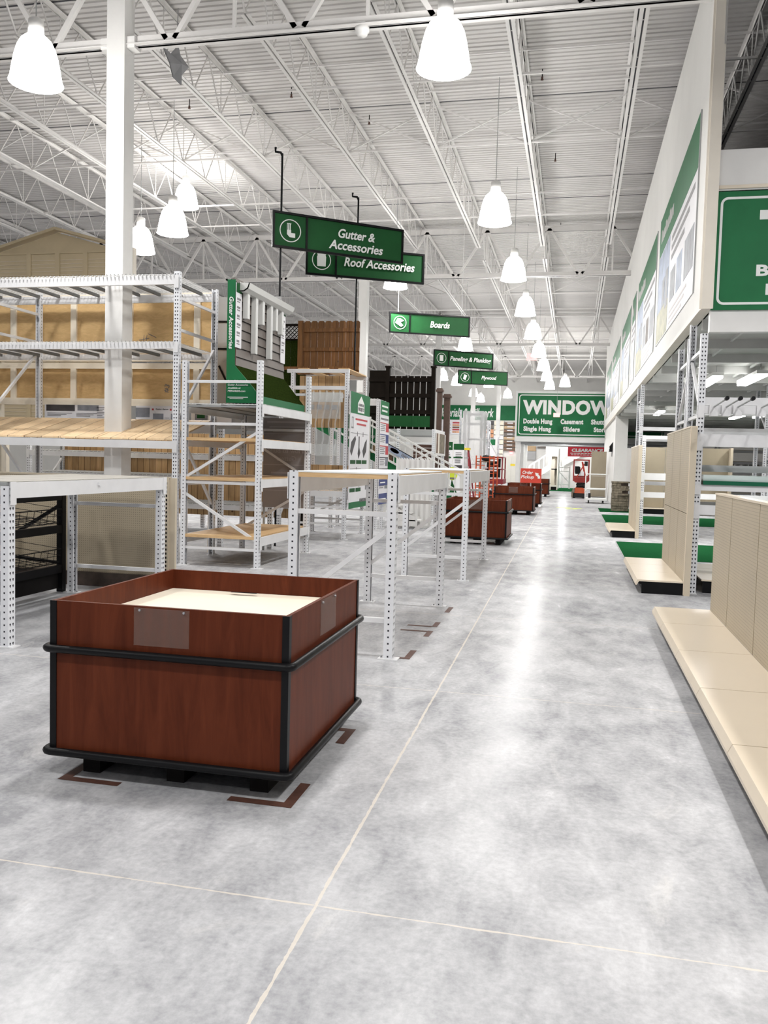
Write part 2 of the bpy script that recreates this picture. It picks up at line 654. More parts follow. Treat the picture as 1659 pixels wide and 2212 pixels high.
def girder(y):
    m = MB('roof_white')
    for s in (-1, 1):
        m.box(XL, XR, y + s * .02, y + s * .11, 7.40, 7.415)
        m.box(XL, XR, y + s * .02, y + s * .035, 7.40, 7.54)
        m.box(XL, XR, y + s * .02, y + s * .12, 8.93, 8.945)
        m.box(XL, XR, y + s * .02, y + s * .035, 8.80, 8.94)
    x = -3.94 - 1.93 * 15
    while x < XR - 1:
        if x > XL + 1:
            m.bar((x - .06, y, 7.47), (x - .965, y, 8.87), .07, .07)
            m.bar((x + .06, y, 7.47), (x + .965, y, 8.87), .07, .07)
            m.bar((x + .965, y, 7.47), (x + .965, y, 8.87), .045, .045)
        x += 1.93
    struct('roof_girder', m)


for g in GY:
    girder(g)

for off in (3.45, 6.58, 9.9, 11.8):
    for g in GY[:-1]:
        m = MB('roof_white')
        m.bar((XL, g + off, 8.16), (XR, g + off, 8.16), .035, .035)
        struct('joist_bridging_beam', m)
for off in (4.4, 5.83, 8.5):
    for g in GY[:-1]:
        m = MB('roof_white')
        m.bar((XL, g + off, 9.0), (XR, g + off, 9.0), .035, .035)
        struct('joist_bridging_beam', m)
for g in (11.55, 27.4):
    m = MB('roof_white')
    for k in range(-12, 3):
        x = -1.2 + 1.93 * k
        m.bar((x, g + 6.6, 8.16), (x + 1.93, g + 6.6, 9.02), .03, .03)
        m.bar((x, g + 6.63, 9.02), (x + 1.93, g + 6.63, 8.16), .03, .03)
    struct('joist_cross_beam', m)


def column(x, y, w=.28, z0=0, top=8.9, plate=True):
    m = MB('white_paint')
    m.box(x - w / 2, x + w / 2, y - w / 2, y + w / 2, z0, top)
    if plate:
        m.box(x - w * .95, x + w * .95, y - .09, y + .09, 7.36, 7.52)
        m.box(x - .3, x + .3, y - .3, y + .3, 8.86, 8.93)
    if z0 == 0:
        m.box(x - .22, x + .22, y - .22, y + .22, 0, .02)
    struct('column', m)


column(-6.66, 11.55)
column(-6.95, 27.4)
column(-6.98, 43.2)
column(-7.0, 59.0)
column(-5.25, 59.0, .26)

m = MB('wall_white')
m.box(XL, XR, 70, 70.3, 0, 9.3)
struct('wall_back', m)
m = MB('wall_white')
m.box(XL - .3, XL, YB, 70, 0, 9.3)
struct('wall_left', m)
m = MB('wall_white')
m.box(XR, XR + .3, 11, 70, 0, 9.3)
struct('wall_right', m)

# tall fascia on the right of the aisle, its corner trim, and the part that turns to face the camera
m = MB('wall_white')
m.box(1.45, 1.56, 11.02, 47.4, 3.54, 8.02)
m.box(1.43, 1.58, 11.02, 47.4, 3.50, 3.56, 'cream_trim')
struct('wall_fascia', m)
m = MB('cream_trim')
m.box(1.415, 1.525, 10.94, 11.04, 3.47, 9.05)
m.box(1.39, 1.415, 10.955, 10.965, 3.47, 9.05)
m.box(1.525, 1.545, 10.94, 11.04, 3.47, 6.55)
struct('trim_1', m)
m = MB('white_paint')
m.box(1.545, XR, 11.0, 11.12, 4.87, 5.35)
m.box(1.545, XR, 10.985, 11.0, 4.89, 4.93, 'cream_edge')
m.box(1.545, XR, 11.03, 11.10, 3.4, 4.88, 'black_matte')
m.box(1.525, XR, 10.99, 11.12, 3.20, 3.47)
struct('wall_front', m)
m = MB('soffit')
m.box(1.56, XR, 11.12, 47.4, 3.50, 3.58)
for i in range(20):
    y = 11.9 + i * 1.8
    m.box(1.56, XR, y, y + .05, 3.36, 3.5)
for i in range(14):
    x = 2.2 + i * .95
    m.box(x, x + .035, 11.9, 47, 3.46, 3.5, 'wire_white')
struct('ceiling_soffit', m)
m = MB('white_paint')
m.box(1.47, 1.93, 33.7, 34.15, 0, 3.5)
m.box(1.52, 1.70, 34.15, 47.4, 0, 3.5, 'wall_white')
struct('wall_pier', m)

# ------------------------------------------------------------------ bell lamps


def bell(name, loc, label, group, light=True, drop=None):
    t = T(name, label, 'ceiling lamp', loc, 0, group, True)
    m = MB('bell_glow')
    prof = [(.085, .585), (.13, .575), (.19, .52), (.235, .43), (.268, .31), (.295, .17), (.315, .05), (.335, .0), (.325, .0), (.300, .06)]
    m.lathe(prof, n=28)
    b = t.part('bell_shade', m)
    m = MB('lens_glow')
    m.lathe([(.001, -.012), (.18, -.008), (.30, .012)], n=28)
    t.part('lens', m)
    m = MB('white_paint')
    m.lathe([(.001, .80), (.07, .80), (.095, .78), (.10, .62), (.085, .585)], n=16)
    t.part('ballast_housing', m)
    top = drop or (9.115 - loc[2])
    m = MB('galv')
    m.tube([(0, 0, .80), (0, 0, top)], .007, 5)
    t.part('suspension_cord', m)
    if light:
        lamp_light(0, 0, 0, parent=t.o)
    return t


proto = bell('bell_lamp', (-1.73, 10.45, 6.28), 'large glowing bell lamp over the aisle, nearest of the aisle row', 'bell lamps over the aisle')
ords = ['', 'second', 'third', 'fourth', 'fifth', 'sixth', 'seventh', 'eighth', 'ninth']
for i, y in enumerate((17.05, 22.33, 27.59, 32.7, 38.1, 43.7, 49.0, 54.4)):
    d = dup(proto.o, (-1.72, y, 6.25), '%s bell lamp of the aisle row, counting away from the camera' % ords[i + 1], 'bell lamps over the aisle')
    
for loc, lab in (((-6.93, 9.95, 6.25), 'large glowing bell lamp at the upper left, left of the white column'),
                 ((-8.57, 17.04, 6.25), 'bell lamp just right of the white column, lower and larger of the two that overlap'),
                 ((-10.11, 18.49, 6.25), 'bell lamp above the beige shed gable beside the white column'),
                 ((-4.97, 23.05, 6.25), 'bell lamp half hidden under the Roof Accessories sign')):
    dup(proto.o, loc, lab, 'bell lamps over the left departments')
for loc, lab in (((-4.69, 36.04, 6.25), 'bell lamp peeping out over the Paneling & Planking sign'),
                 ((-7.64, 49.03, 6.25), 'bell lamp left of the Plywood sign, beside the far column'),
                 ((-7.26, 52.21, 6.25), 'bell lamp tucked behind the left end of the Plywood sign'),
                 ((-5.39, 53.32, 6.25), 'bell lamp peeping out under the middle of the Plywood sign'),
                 ((-7.21, 60.83, 6.25), 'bell lamp in front of the far white column near the back wall'),
                 ((-7.30, 66.30, 6.25), 'bell lamp right of the far column, closest to the back wall'),
                 ((-.76, 52.61, 6.25), 'bell lamp above the right half of the big WINDOWS sign'),
                 ((-4.9, 62.0, 6.25), 'bell lamp low above the back wall banner, near its right end')):
    dup(proto.o, loc, lab, 'small bell lamps toward the back')
bell('bell_lamp', (-10.2, 21.0, 8.02), 'smaller bell lamp hanging high, above and behind the bell lamp right of the white column', 'bell lamps over the left departments')
for lx, ly, w_ in ((-.5, 60.0, 60), (-9, 62, 80), (-4, 66, 80)):  # fill lights without fixtures, added to brighten the far end of the store
    lamp_light(lx, ly, 5.5, w_)
for lx, ly in ((-.6, 51.6), (.6, 57.6), (-2.2, 56.5)):  # added point lights, no lamp there, to brighten the space under the portal
    d = bpy.data.lights.new('portal_fill_light', 'POINT')
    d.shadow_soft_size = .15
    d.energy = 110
    o = bpy.data.objects.new('portal_fill_light', d)
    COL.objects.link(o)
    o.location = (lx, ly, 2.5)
# rows that stay hidden behind racks, signs or outside the frame
for lx in (-12.2, -17.4, -22.6):
    for ly in (22.3, 32.7, 43.7, 55):
        lamp_light(lx, ly, 6.25)
# ------------------------------------------------------------------ rack parts


def upright(x, y, z0, z1, out, m='post', w=.084, d=.07):
    """punched channel post centred on x, y; out = direction of its teardrop face"""
    b = MB(m)
    ox, oy = out
    sx, sy = -oy, ox                      # across the face
    t = .004

    def P(a, c, z):                       # a across, c outwards
        return (x + sx * a + ox * c, y + sy * a + oy * c, z)
    h = w / 2
    k = d / 2
    # outer faces
    def quad(p, q, u0, u1, flip=False):
        pts = [P(*p, z0), P(*q, z0), P(*q, z1), P(*p, z1)]
        uv = [(u0, z0), (u1, z0), (u1, z1), (u0, z1)]
        b.face(pts, None, uv)
    quad((-h, k), (h, k), 0, 1)
    quad((h, k), (h, -k), 2, 3)
    quad((-h, -k), (-h, k), 2, 3)
    # inner faces, returned lips and ends
    q = h - t
    kk = k - t
    quad((q, kk), (-q, kk), 0, 1)
    quad((q, -k), (q, kk), 2, 3)
    quad((-q, kk), (-q, -k), 2, 3)
    lip = .018
    for s in (-1, 1):
        quad((s * h, -k), (s * (h - lip), -k), 7, 8)
        quad((s * (h - lip), -k + .003), (s * h, -k + .003), 7, 8)
    for z in (z0, z1):
        for pa in (((-h, k), (h, k), (h, kk), (-h, kk)), ((-h, k), (-q, k), (-q, -k), (-h, -k)), ((h, k), (q, k), (q, -k), (h, -k))):
            b.face([P(*p, z) for p in pa], None, [(8, 8)] * 4)
    return b


def foot(x, y, out, m='steel_white'):
    b = MB(m)
    ox, oy = out
    b.box(x - .05 - .03 * abs(ox), x + .05 + .03 * abs(ox), y - .05 - .03 * abs(oy), y + .05 + .03 * abs(oy), 0, .008)
    b.lathe([(.001, .022), (.010, .022), (.010, .008)], (x - ox * .06, y - oy * .06, 0), 8, 'bolt')
    return b


def frame(t, a, b, H, hz=(), dg=(), ha=None, m='post', bm='steel_white', z0=0, bw=.038):
    """upright frame: posts at a and b with horizontal and diagonal braces; dg = (za, zb)"""
    d = Vector((b[0] - a[0], b[1] - a[1]))
    d.normalize()
    for p, s, h in ((a, -1, ha or H), (b, 1, H)):
        o = (d.x * s, d.y * s)
        po = t.part('post', upright(p[0], p[1], z0, h, o, m))
        if z0 == 0:
            t.part('foot_plate', foot(p[0], p[1], o, bm), po)
    A, B = Vector((*a, 0)), Vector((*b, 0))
    D = Vector((d.x, d.y, 0))
    for z in hz:
        t.part('brace', MB(bm).bar(A + D * .02 + Vector((0, 0, z)), B - D * .02 + Vector((0, 0, z)), bw, bw))
    for za, zb in dg:
        t.part('brace', MB(bm).bar(A + D * .02 + Vector((0, 0, za)), B - D * .02 + Vector((0, 0, zb)), bw * .9, bw))


def beam(t, a, b, zt, h, out, m='steel_white', th=.045):
    """box beam between posts, its top at zt, with end connector plates on the outer face"""
    mb = MB(m)
    o = Vector((*out, 0)) * (.035 - th / 2 + .012)
    A, B = Vector((*a, zt - h / 2)) + o, Vector((*b, zt - h / 2)) + o
    mb.bar(A, B, th, h)
    d = (B - A).normalized()
    # step for the deck and the connectors
    for p, s in ((A, 1), (B, -1)):
        q = p + d * s * .0
        e = Vector((*out, 0)) * (th / 2 + .003)
        mb.bar(q + e + Vector((0, 0, -h / 2 - .05)), q + e + Vector((0, 0, h / 2 + .005)), .07 if abs(d.x) > .5 else .006, .006 if abs(d.x) > .5 else .07, None, (0, 1, 0))
    return t.part('beam', mb)


def wire_deck(t, x0, x1, y0, y1, z, m='wire_white', step=.06, ribs='x', lip=True):
    mb = MB(m)
    r = .003
    n = int((x1 - x0) / step)
    for i in range(n + 1):
        x = x0 + (x1 - x0) * i / n
        mb.box(x - r, x + r, y0, y1, z - r, z + r)
        if lip:
            mb.box(x - .005, x + .005, y0 - .034, y0 - .024, z - .045, z + .002)
            mb.box(x - .005, x + .005, y0 - .034, y0 + .01, z - .006, z + .002)
    n = max(2, int((y1 - y0) / step))
    for i in range(n + 1):
        y = y0 + (y1 - y0) * i / n
        mb.box(x0, x1, y - r, y + r, z - 3 * r, z - r)
    k = max(3, int((x1 - x0) / .33))
    for i in range(k):
        x = x0 + (x1 - x0) * (i + .5) / k
        mb.box(x - .018, x + .018, y0 + .02, y1 - .02, z - .055, z - .012, 'rib_dark')
    return t.part('wire_deck', mb)


# ------------------------------------------------------------------ mahogany display bins on the aisle


def make_bin(loc, label, group):
    t = T('display_bin', label, 'display bin', loc, 0, group, True)
    W, D, Z0, Z1, th = 1.18, 1.235, .115, .847, .018

    def panel(x0, x1, y0, y1, z0, z1):
        return MB('mahogany').box(x0, x1, y0, y1, z0, z1)
    for nm, a in (('side_panel', (0, W, 0, th)), ('side_panel', (0, W, D - th, D)), ('side_panel', (0, th, th, D - th)), ('side_panel', (W - th, W, th, D - th))):
        t.part(nm, panel(*a, Z0, Z1))
    m = MB('cream_board')
    m.box(th + .002, W - th - .002, th + .002, D - th - .002, .715, .733)
    m.box(.44, .60, D - .13, D - .105, .7485, .7495, 'black_matte')
    t.part('deck_board', m)
    for cx, cy in ((0, 0), (W, 0), (0, D), (W, D)):
        m = MB('black')
        sx, sy = (1 if cx == 0 else -1), (1 if cy == 0 else -1)
        m.box(cx - sx * .005, cx + sx * .028, cy - sy * .005, cy, Z0, Z1)
        m.box(cx - sx * .005, cx, cy, cy + sy * .028, Z0, Z1)
        t.part('corner_trim', m)
    for z in (.622, .128):
        m = MB('black')
        e = .012
        r = .02
        pts = []
        for cx, cy, a0 in ((W + e - r, D + e - r, 0), (-e + r, D + e - r, 90), (-e + r, -e + r, 180), (W + e - r, -e + r, 270)):
            for k in range(4):
                a = math.radians(a0 + 30 * k)
                pts.append((cx + math.cos(a) * r * 1.6, cy + math.sin(a) * r * 1.6, z))
        m.tube(pts, .019, 10, None, True)
        t.part('bumper_rail', m)
    for x in (.16, .60, 1.02):
        t.part('skid_foot', MB('black_matte').box(x - .045, x + .045, .09, D - .09, 0, Z0 + .012))
    m = MB('black_matte')
    m.box(.02, W - .02, .02, D - .02, Z0, Z0 + .012)
    t.part('bottom_board', m)
    # clear sign sleeves on the two faces one can see
    m = MB('sleeve')
    m.box(.43, .705, -.006, -.002, .665, .840)
    s = t.part('sign_sleeve', m, None, 'clear plastic sign sleeve')
    for x in (.46, .68):
        t.part('screw', MB('bolt').tube([(x, -.004, .830), (x, -.011, .830)], .006, 8), s)
    m = MB('sleeve')
    m.box(W + .002, W + .006, .48, .75, .665, .843)
    s = t.part('sign_sleeve', m, None, 'clear plastic sign sleeve')
    for y in (.505, .725):
        t.part('screw', MB('bolt').tube([(W + .004, y, .830), (W + .011, y, .830)], .006, 8), s)
    return t


G = 'mahogany display bins along the aisle'
b0 = make_bin((-2.388, 3.556, 0), 'large mahogany display bin with cream deck standing nearest the camera', G)
dup(b0.o, (-2.385, 16.06, 0), 'mahogany display bin just behind the second white plank-topped table', G)
dup(b0.o, (-2.355, 26.05, 0), 'mahogany display bin between the second bin and the red Order Pickup sign', G)
dup(b0.o, (-2.33, 30.95, 0), 'mahogany display bin standing directly under the red Order Pickup sign', G)
dup(b0.o, (-2.345, 41.3, 0), 'smallest and farthest mahogany bin, right of the red Order Pickup sign', G)

# brown tape marks on the floor
TG = 'brown tape marks on the floor'


def tape(parts, label):
    m = MB('tape_brown')
    for pl in parts:
        m.prism(pl, 'z', .0015, .0022)
    c = parts[0][0]
    single('floor_tape', m, label, 'floor tape', (c[0], c[1], 0), TG)


def rect(x0, x1, y0, y1):
    return [(x0, y0), (x1, y0), (x1, y1), (x0, y1)]


tape([rect(-1.47, -1.165, 3.51, 3.56), rect(-1.215, -1.165, 3.56, 3.80)], 'L-shaped brown tape mark at the near right corner of the big bin')
tape([rect(-2.33, -2.02, 3.52, 3.565), rect(-2.33, -2.28, 3.565, 3.78)], 'L-shaped brown tape mark at the near left corner of the big bin')
tape([rect(-1.215, -1.165, 4.40, 4.66), rect(-1.40, -1.215, 4.61, 4.66)], 'brown tape mark at the far right corner of the big bin')
tape([rect(-1.25, -1.20, 7.82, 8.06), rect(-1.48, -1.25, 7.80, 7.85)], 'farther of two facing brown tape marks beside the plank-topped table')
tape([rect(-1.25, -1.20, 7.36, 7.62), rect(-1.50, -1.25, 7.56, 7.61)], 'nearer of two facing brown tape marks beside the plank-topped table')
tape([rect(-1.25, -1.20, 6.46, 6.78), rect(-1.33, -1.25, 6.46, 6.51)], 'brown tape mark at the near right foot of the plank-topped table')
tape([rect(-1.25, -1.20, 8.62, 8.95)], 'short brown tape strip at the far right foot of the plank-topped table')

# ------------------------------------------------------------------ white tables on punched posts


def plank_table(label, x0, x1, y0, y1, H):
    t = T('rack_table', label, 'rack table', (x0, y0, 0), 0, 'white plank-topped rack tables')
    frame(t, (x0, y0), (x1, y0), H, (1.13, .30), ((.42, 1.02),))
    frame(t, (x0, y1), (x1, y1), H - .02, (1.11, .29), ((.42, 1.02),))
    beam(t, (x1, y0), (x1, y1), H - .02, .155, (1, 0))
    beam(t, (x0, y0), (x0, y1), H - .02, .155, (-1, 0))
    m = MB('white_vinyl')
    m.box(x0 + .02, x1 - .02, y0 - .03, y1 + .03, H - .012, H - .001)
    m.box(x0 + .02, x1 - .02, y0 - .028, y1 + .028, H - .048, H - .012, 'board_edge')
    t.part('table_top', m)
    return t


plank_table('white plank-topped rack table standing right behind the big mahogany bin', -2.155, -1.36, 6.43, 8.98, 1.45)
plank_table('second white plank-topped rack table, farther along the aisle before the second bin', -2.155, -1.365, 11.05, 13.56, 1.45)

t = T('rack_table', 'wide low white rack table with grey top at the left edge', 'rack table', (-5.4, 5.8, 0))
frame(t, (-5.36, 5.84), (-4.31, 5.84), 1.27, (.99, .62, .30), ())
frame(t, (-5.36, 8.36), (-4.31, 8.36), 1.27, (.99, .30), ())
beam(t, (-4.31, 5.84), (-4.31, 8.36), 1.298, .125, (1, 0))
beam(t, (-5.36, 5.84), (-5.36, 8.36), 1.298, .125, (-1, 0))
m = MB('galv')
m.box(-5.34, -4.30, 5.80, 8.40, 1.275, 1.30)
for i in range(5):
    y = 5.82 + i * .516
    m.box(-5.34, -4.285, y, y + .50, 1.30, 1.306, 'top_grey')
t.part('table_top', m)
m = MB('steel_white')
m.box(-4.262, -4.25, 7.05, 7.09, 1.245, 1.275)
t.part('price_clip', m)

# beige pegboard end unit behind that table
t = T('pegboard_gondola', 'beige pegboard gondola back standing behind the low rack table', 'gondola', (-5.9, 8.9, 0))
m = MB('pegboard')
m.box(-6.9, -4.52, 8.88, 8.90, .16, 1.27)
t.part('back_panel', m)
m = MB('tan_upright')
m.box(-4.52, -4.47, 8.86, 8.93, 0, 1.28)
m.box(-4.47, -4.40, 8.885, 8.93, 0, 1.28)
for i in range(25):
    m.box(-4.503, -4.487, 8.858, 8.861, .08 + i * .047, .105 + i * .047, 'black_matte')
t.part('slotted_upright', m)
m = MB('black')
m.box(-6.9, -4.52, 8.84, 8.9, 0, .16, 'stone_dark')
t.part('kick_plate', m)
m = MB('tan_upright')
m.box(-6.9, -4.47, 8.875, 8.925, 1.27, 1.29)
t.part('top_cap', m)

# black wire-basket rack left of the low table
t = T('basket_rack', 'black steel rack with tilted wire baskets at the left edge', 'basket rack', (-6.5, 5.6, 0))
for y in (5.75, 8.38):
    for x in (-6.45, -5.51):
        t.part('post', MB('black').box(x - .035, x + .035, y - .035, y + .035, 0, 1.14))
    m = MB('black')
    m.bar((-6.42, y, .42), (-5.54, y, .95), .035, .035)
    t.part('brace', m)
    t.part('brace', MB('black').bar((-6.42, y, .38), (-5.54, y, .32), .03, .03))
for z in (1.10, .74, .30):
    for x in (-5.5, -6.44):
        t.part('beam', MB('black').box(x - .022, x + .022, 5.78, 8.35, z - .085, z))
for z in (.74, .30):
    m = MB('black')
    r = .0035
    for s in (0, 1, 2):
        zz = z + .03 + .075 * s
        xo = -5.50 + .012 * s
        m.tube([(xo, 5.80, zz), (xo, 8.33, zz)], r if s < 2 else .006, 5)
        for y in (5.80, 8.33):
            m.tube([(xo, y, zz), (-6.42, y, zz + .10)], r, 5)
    for i in range(22):
        y = 5.82 + i * .1195
        m.tube([(-6.42, y, z + .12), (-5.50, y, z + .02), (-5.475, y, z + .185)], r, 4)
    for i in range(8):
        x = -6.4 + i * .128
        zz = z + .12 - .1 * (x + 6.42) / .92
        m.tube([(x, 5.80, zz), (x, 8.33, zz)], r, 4)
    t.part('wire_basket', m)
for x in (-5.53, -6.42):  # black boards added to darken the bright floor showing behind the rack
    t.part('added_dark_board', MB('black_matte').box(x - .01, x + .01, 5.80, 8.33, .04, .23))
m = MB('pegboard')
m.box(-6.95, -6.93, 5.7, 8.8, .05, 1.14)
t.part('back_panel', m)

# ------------------------------------------------------------------ tall pallet rack on the left
t = T('pallet_rack', 'tall white pallet rack with wire decks around the near column', 'pallet rack', (-9.0, 11, 0))
XA, XB, Y0, Y1 = -8.50, -5.47, 11.05, 12.30
frame(t, (XB, Y0), (XB, Y1), 4.08, (3.73, 3.29), ((2.05, 3.15), (1.95, .8)))
frame(t, (XA, Y0), (XA, Y1), 4.08, (3.73, 3.29), ((2.05, 3.15), (1.95, .8)))
frame(t, (XA - 3, Y0), (XA - 3, Y1), 4.08, (3.73, 3.29), ((2.05, 3.15), (1.95, .8)))
for z, h in ((4.02, .12), (3.105, .09), (1.735, .11)):
    beam(t, (XA - 3, Y0), (XB, Y0), z, h, (0, -1))
    beam(t, (XA - 3, Y1), (XB, Y1), z if z > 2 else 2.0, h, (0, 1))
for z in (4.045, 3.12):
    wire_deck(t, XA - 2.95, XB - .04, Y0 - .03, Y1, z)
for i in range(9):
    x1 = -5.50 - i * .60
    m = MB('board_pale')
    x0 = x1 - .585
    m.prism([(Y0 + .0, 1.745), (Y1, 2.065), (Y1, 2.088), (Y0 - .0, 1.768)], 'x', x0, x1)
    t.part('sloped_shelf_board', m)

# posters in a strip along the back of that rack
PG = 'product posters behind the sloped shelf'


def strip(x0, x1, label, kind):
    t = T('poster_strip', label, 'poster', (x0, 12.505, 2.05), 0, PG)
    t.part('backing', MB('poster_white').box(x0, x1, 12.48, 12.505, 2.02, 2.31))
    m = MB('poster_text')
    if kind == 0:
        m.box(x0 + .03, x0 + .55, 12.477, 12.48, 2.21, 2.31, 'dark_tile')
        m.box(x0 + .6, x0 + .98, 12.477, 12.48, 2.22, 2.31, 'poster_grey')
        for k in range(3):
            m.box(x0 + .05, x0 + .5 - .1 * k, 12.477, 12.48, 2.17 - k * .022, 2.18 - k * .022)
            m.box(x0 + .58, x0 + .95 - .06 * k, 12.477, 12.48, 2.17 - k * .022, 2.18 - k * .022)
        for k in range(8):
            m.box(x1 - .2, x1 - .04 - .03 * (k % 3), 12.477, 12.48, 2.27 - k * .026, 2.28 - k * .026)
    else:
        m.box(x0, x0 + .24, 12.477, 12.48, 2.13, 2.28, 'poster_grey')
        for k in range(2):
            xx = x0 + .28 + .31 * k
            m.box(xx, xx + .03, 12.477, 12.48, 2.24, 2.27, 'poster_red')
            m.box(xx + .02, xx + .2, 12.477, 12.48, 2.10, 2.19, 'poster_grey')
            m.box(xx + .22, xx + .3, 12.477, 12.48, 2.12, 2.125)
    t.part('print', m)
    return t


strip(-8.52, -7.37, 'poster strip with a dark photo, left of the white column', 0)
s = strip(-6.88, -6.0, 'white poster strip right of the near column, with two small red emblems', 1)
s.part('lettering', text_mb('Gutter Apron', (-6.535, 12.476, 2.245), (1, 0, 0), (0, 0, 1), .22, .028, 'poster_text', .02, .2))
s.part('lettering', text_mb('Rain Diverter', (-6.215, 12.476, 2.245), (1, 0, 0), (0, 0, 1), .15, .028, 'poster_text', .02, .2))
t = T('poster_strip', 'poster strip seen through the short rack, with a small grey picture', 'poster', (-6.3, 13.38, 2.0), 0, PG)
t.part('backing', MB('poster_white').box(-6.35, -5.62, 13.375, 13.395, 2.05, 2.36))
m = MB('poster_grey')
m.box(-6.28, -6.05, 13.372, 13.375, 2.14, 2.26)
m.box(-6.24, -6.10, 13.370, 13.372, 2.17, 2.23, 'green_banner')
m.box(-6.0, -5.7, 13.372, 13.375, 2.28, 2.30, 'poster_text')
t.part('print', m)

# the wood-framed back of a display above and behind the tall rack
t = T('framed_display', 'wood-framed backs of a tall display with tan board infill, left of the gutter sign', 'display wall', (-9.5, 12.6, 2.3))
XW0, XW1 = -9.55, -5.58
for z0, z1 in ((3.98, 4.10), (3.02, 3.13), (2.90, 2.99), (2.31, 2.42)):
    t.part('rail', MB('stud').box(XW0, XW1, 12.52, 12.56, z0, z1))
for x in (-9.14, -8.03, -7.03, -5.87):
    for a, b in ((2.42, 2.90), (3.13, 3.98)):
        t.part('stud', MB('stud').box(x - .05, x + .05, 12.522, 12.558, a, b))
for a, b in ((2.31, 2.97), (3.02, 4.08)):
    t.part('infill_board', MB('osb').box(XW0, XW1, 12.56, 12.575, a, b))
mk = MB('poster_text')
# pencilled number marks on the boards
for dx in (0, .05):
    mk.bar((-6.82 + dx, 12.557, 3.24), (-6.79 + dx, 12.557, 3.44), .004, .008)
for dz in (0, .06):
    mk.bar((-6.88, 12.557, 3.30 + dz), (-6.70, 12.557, 3.33 + dz), .004, .008)
mk.bar((-6.72, 12.557, 3.46), (-6.58, 12.557, 3.40), .004, .008)
t.part('pencil_mark', mk)
t.part('pencil_mark', text_mb('#3', (-6.36, 12.557, 2.52), (.25, 0, 1), (-1, 0, .25), .13, .09, 'poster_text', 0))
# posts that carry it
for x in (-9.45, -5.62):
    t.part('post', MB('stud').box(x - .045, x + .045, 12.58, 12.66, 0, 4.08))

# gable of a beige garden shed above the rack
t = T('shed_gable', 'beige vertical-board shed gable rising above the left rack', 'shed', (-10, 15, 0))
m = MB('shed_beige')
gab = [(-11.35, 2.0), (-8.42, 2.0), (-8.42, 5.22), (-8.42, 5.36), (-9.96, 5.78), (-11.35, 5.40)]
m.prism(gab, 'y', 15.0, 15.06)
for i in range(46):
    z = 2.1 + i * .07
    m.box(-11.35, -8.42, 14.992, 15.0, z, z + .012, 'tan_upright')
t.part('gable_wall', m)
for x in (-10.59, -9.96, -9.36):
    t.part('batten', MB('shed_beige').box(x - .05, x + .05, 14.975, 14.995, 2.0, 5.40))
m = MB('shed_beige')
m.bar((-11.5, 15.0, 5.42), (-9.96, 15.0, 5.84), .25, .05)
m.bar((-9.96, 15.0, 5.84), (-8.40, 15.0, 5.43), .25, .05)
m.box(-11.3, -8.5, 14.98, 15.0, 5.38, 5.42)
t.part('roof_edge', m)
m = MB('cream_trim')
for i in range(14):
    z = 4.3 + i * .08
    m.box(-8.42, -8.36, 14.96, 15.08, z, z + .045)
m.box(-8.36, -8.33, 14.96, 15.08, 4.2, 5.45)
t.part('corner_trim', m)
for x in (-11.2, -8.6):
    t.part('leg_post', MB('stud').box(x - .05, x + .05, 15.06, 15.16, 0, 5.2))

# racks with knotty pine behind the tall rack
t = T('pallet_rack', 'pallet rack with wire decks and knotty pine back, seen low behind the near column', 'pallet rack', (-9, 15.6, 0))
frame(t, (-10.9, 15.45), (-10.9, 16.6), 2.6, (1.0,), ((.4, 1.4),))
frame(t, (-5.50, 15.45), (-5.50, 16.6), 2.6, (1.0,), ((.4, 1.4),))
for z in (1.58, 1.15, .62):
    beam(t, (-10.9, 15.45), (-5.50, 15.45), z - .02, .10, (0, -1))
    beam(t, (-10.9, 16.6), (-5.50, 16.6), z - .02, .10, (0, 1))
    wire_deck(t, -10.86, -5.54, 15.42, 16.6, z, step=.09)
t.part('back_board', MB('knotty').box(-10.9, -5.5, 16.66, 16.69, .3, 2.0))
for x in (-7.7, -5.62):
    t.part('post', upright(x, 16.85, 0, 2.1, (0, -1)))
# ------------------------------------------------------------------ short end rack that carries the gutter display
t = T('shelf_rack', 'short white shelf rack with wood boards, carrying the gutter display', 'shelf rack', (-5.335, 11.05, 0))
XA, XB, Y0, Y1 = -5.335, -4.235, 11.05, 13.22
frame(t, (XA, Y0), (XB, Y0), 2.86, (2.57, 1.99, 1.17, .255), ((1.24, 1.88), (1.01, .38)))
frame(t, (XA, Y1), (XB, Y1), 2.86, (2.57, 1.99, 1.17, .255), ((1.88, 1.24), (.38, 1.01)))
for z, h in ((2.255, .11), (1.785, .115), (1.235, .115), (.43, .12)):
    beam(t, (XB, Y0), (XB, Y1), z, h, (1, 0))
    beam(t, (XA, Y0), (XA, Y1), z, h, (-1, 0))
    if z > 2:
        wire_deck(t, XA, XB, Y0 - .02, Y1, z + .012, step=.05, lip=False)
        m = MB('galv')
        for i in range(24):
            y = Y0 - .01 + i * .0945
            m.box(XA + .04, XB - .03, y, y + .085, z - .035, z - .012)
        for i in range(44):
            m.box(XB + .028, XB + .034, Y0 + .03 + i * .049, Y0 + .045 + i * .049, z - .005, z + .02, 'wire_white')
        t.part('shelf_deck', m)
    else:
        m = MB('board_edge')
        for i in range(4):
            y = Y0 - .03 + i * .566
            m.box(XA + .03, XB - .03, y, y + .56, z - .03, z + .012)
        t.part('shelf_board', m)

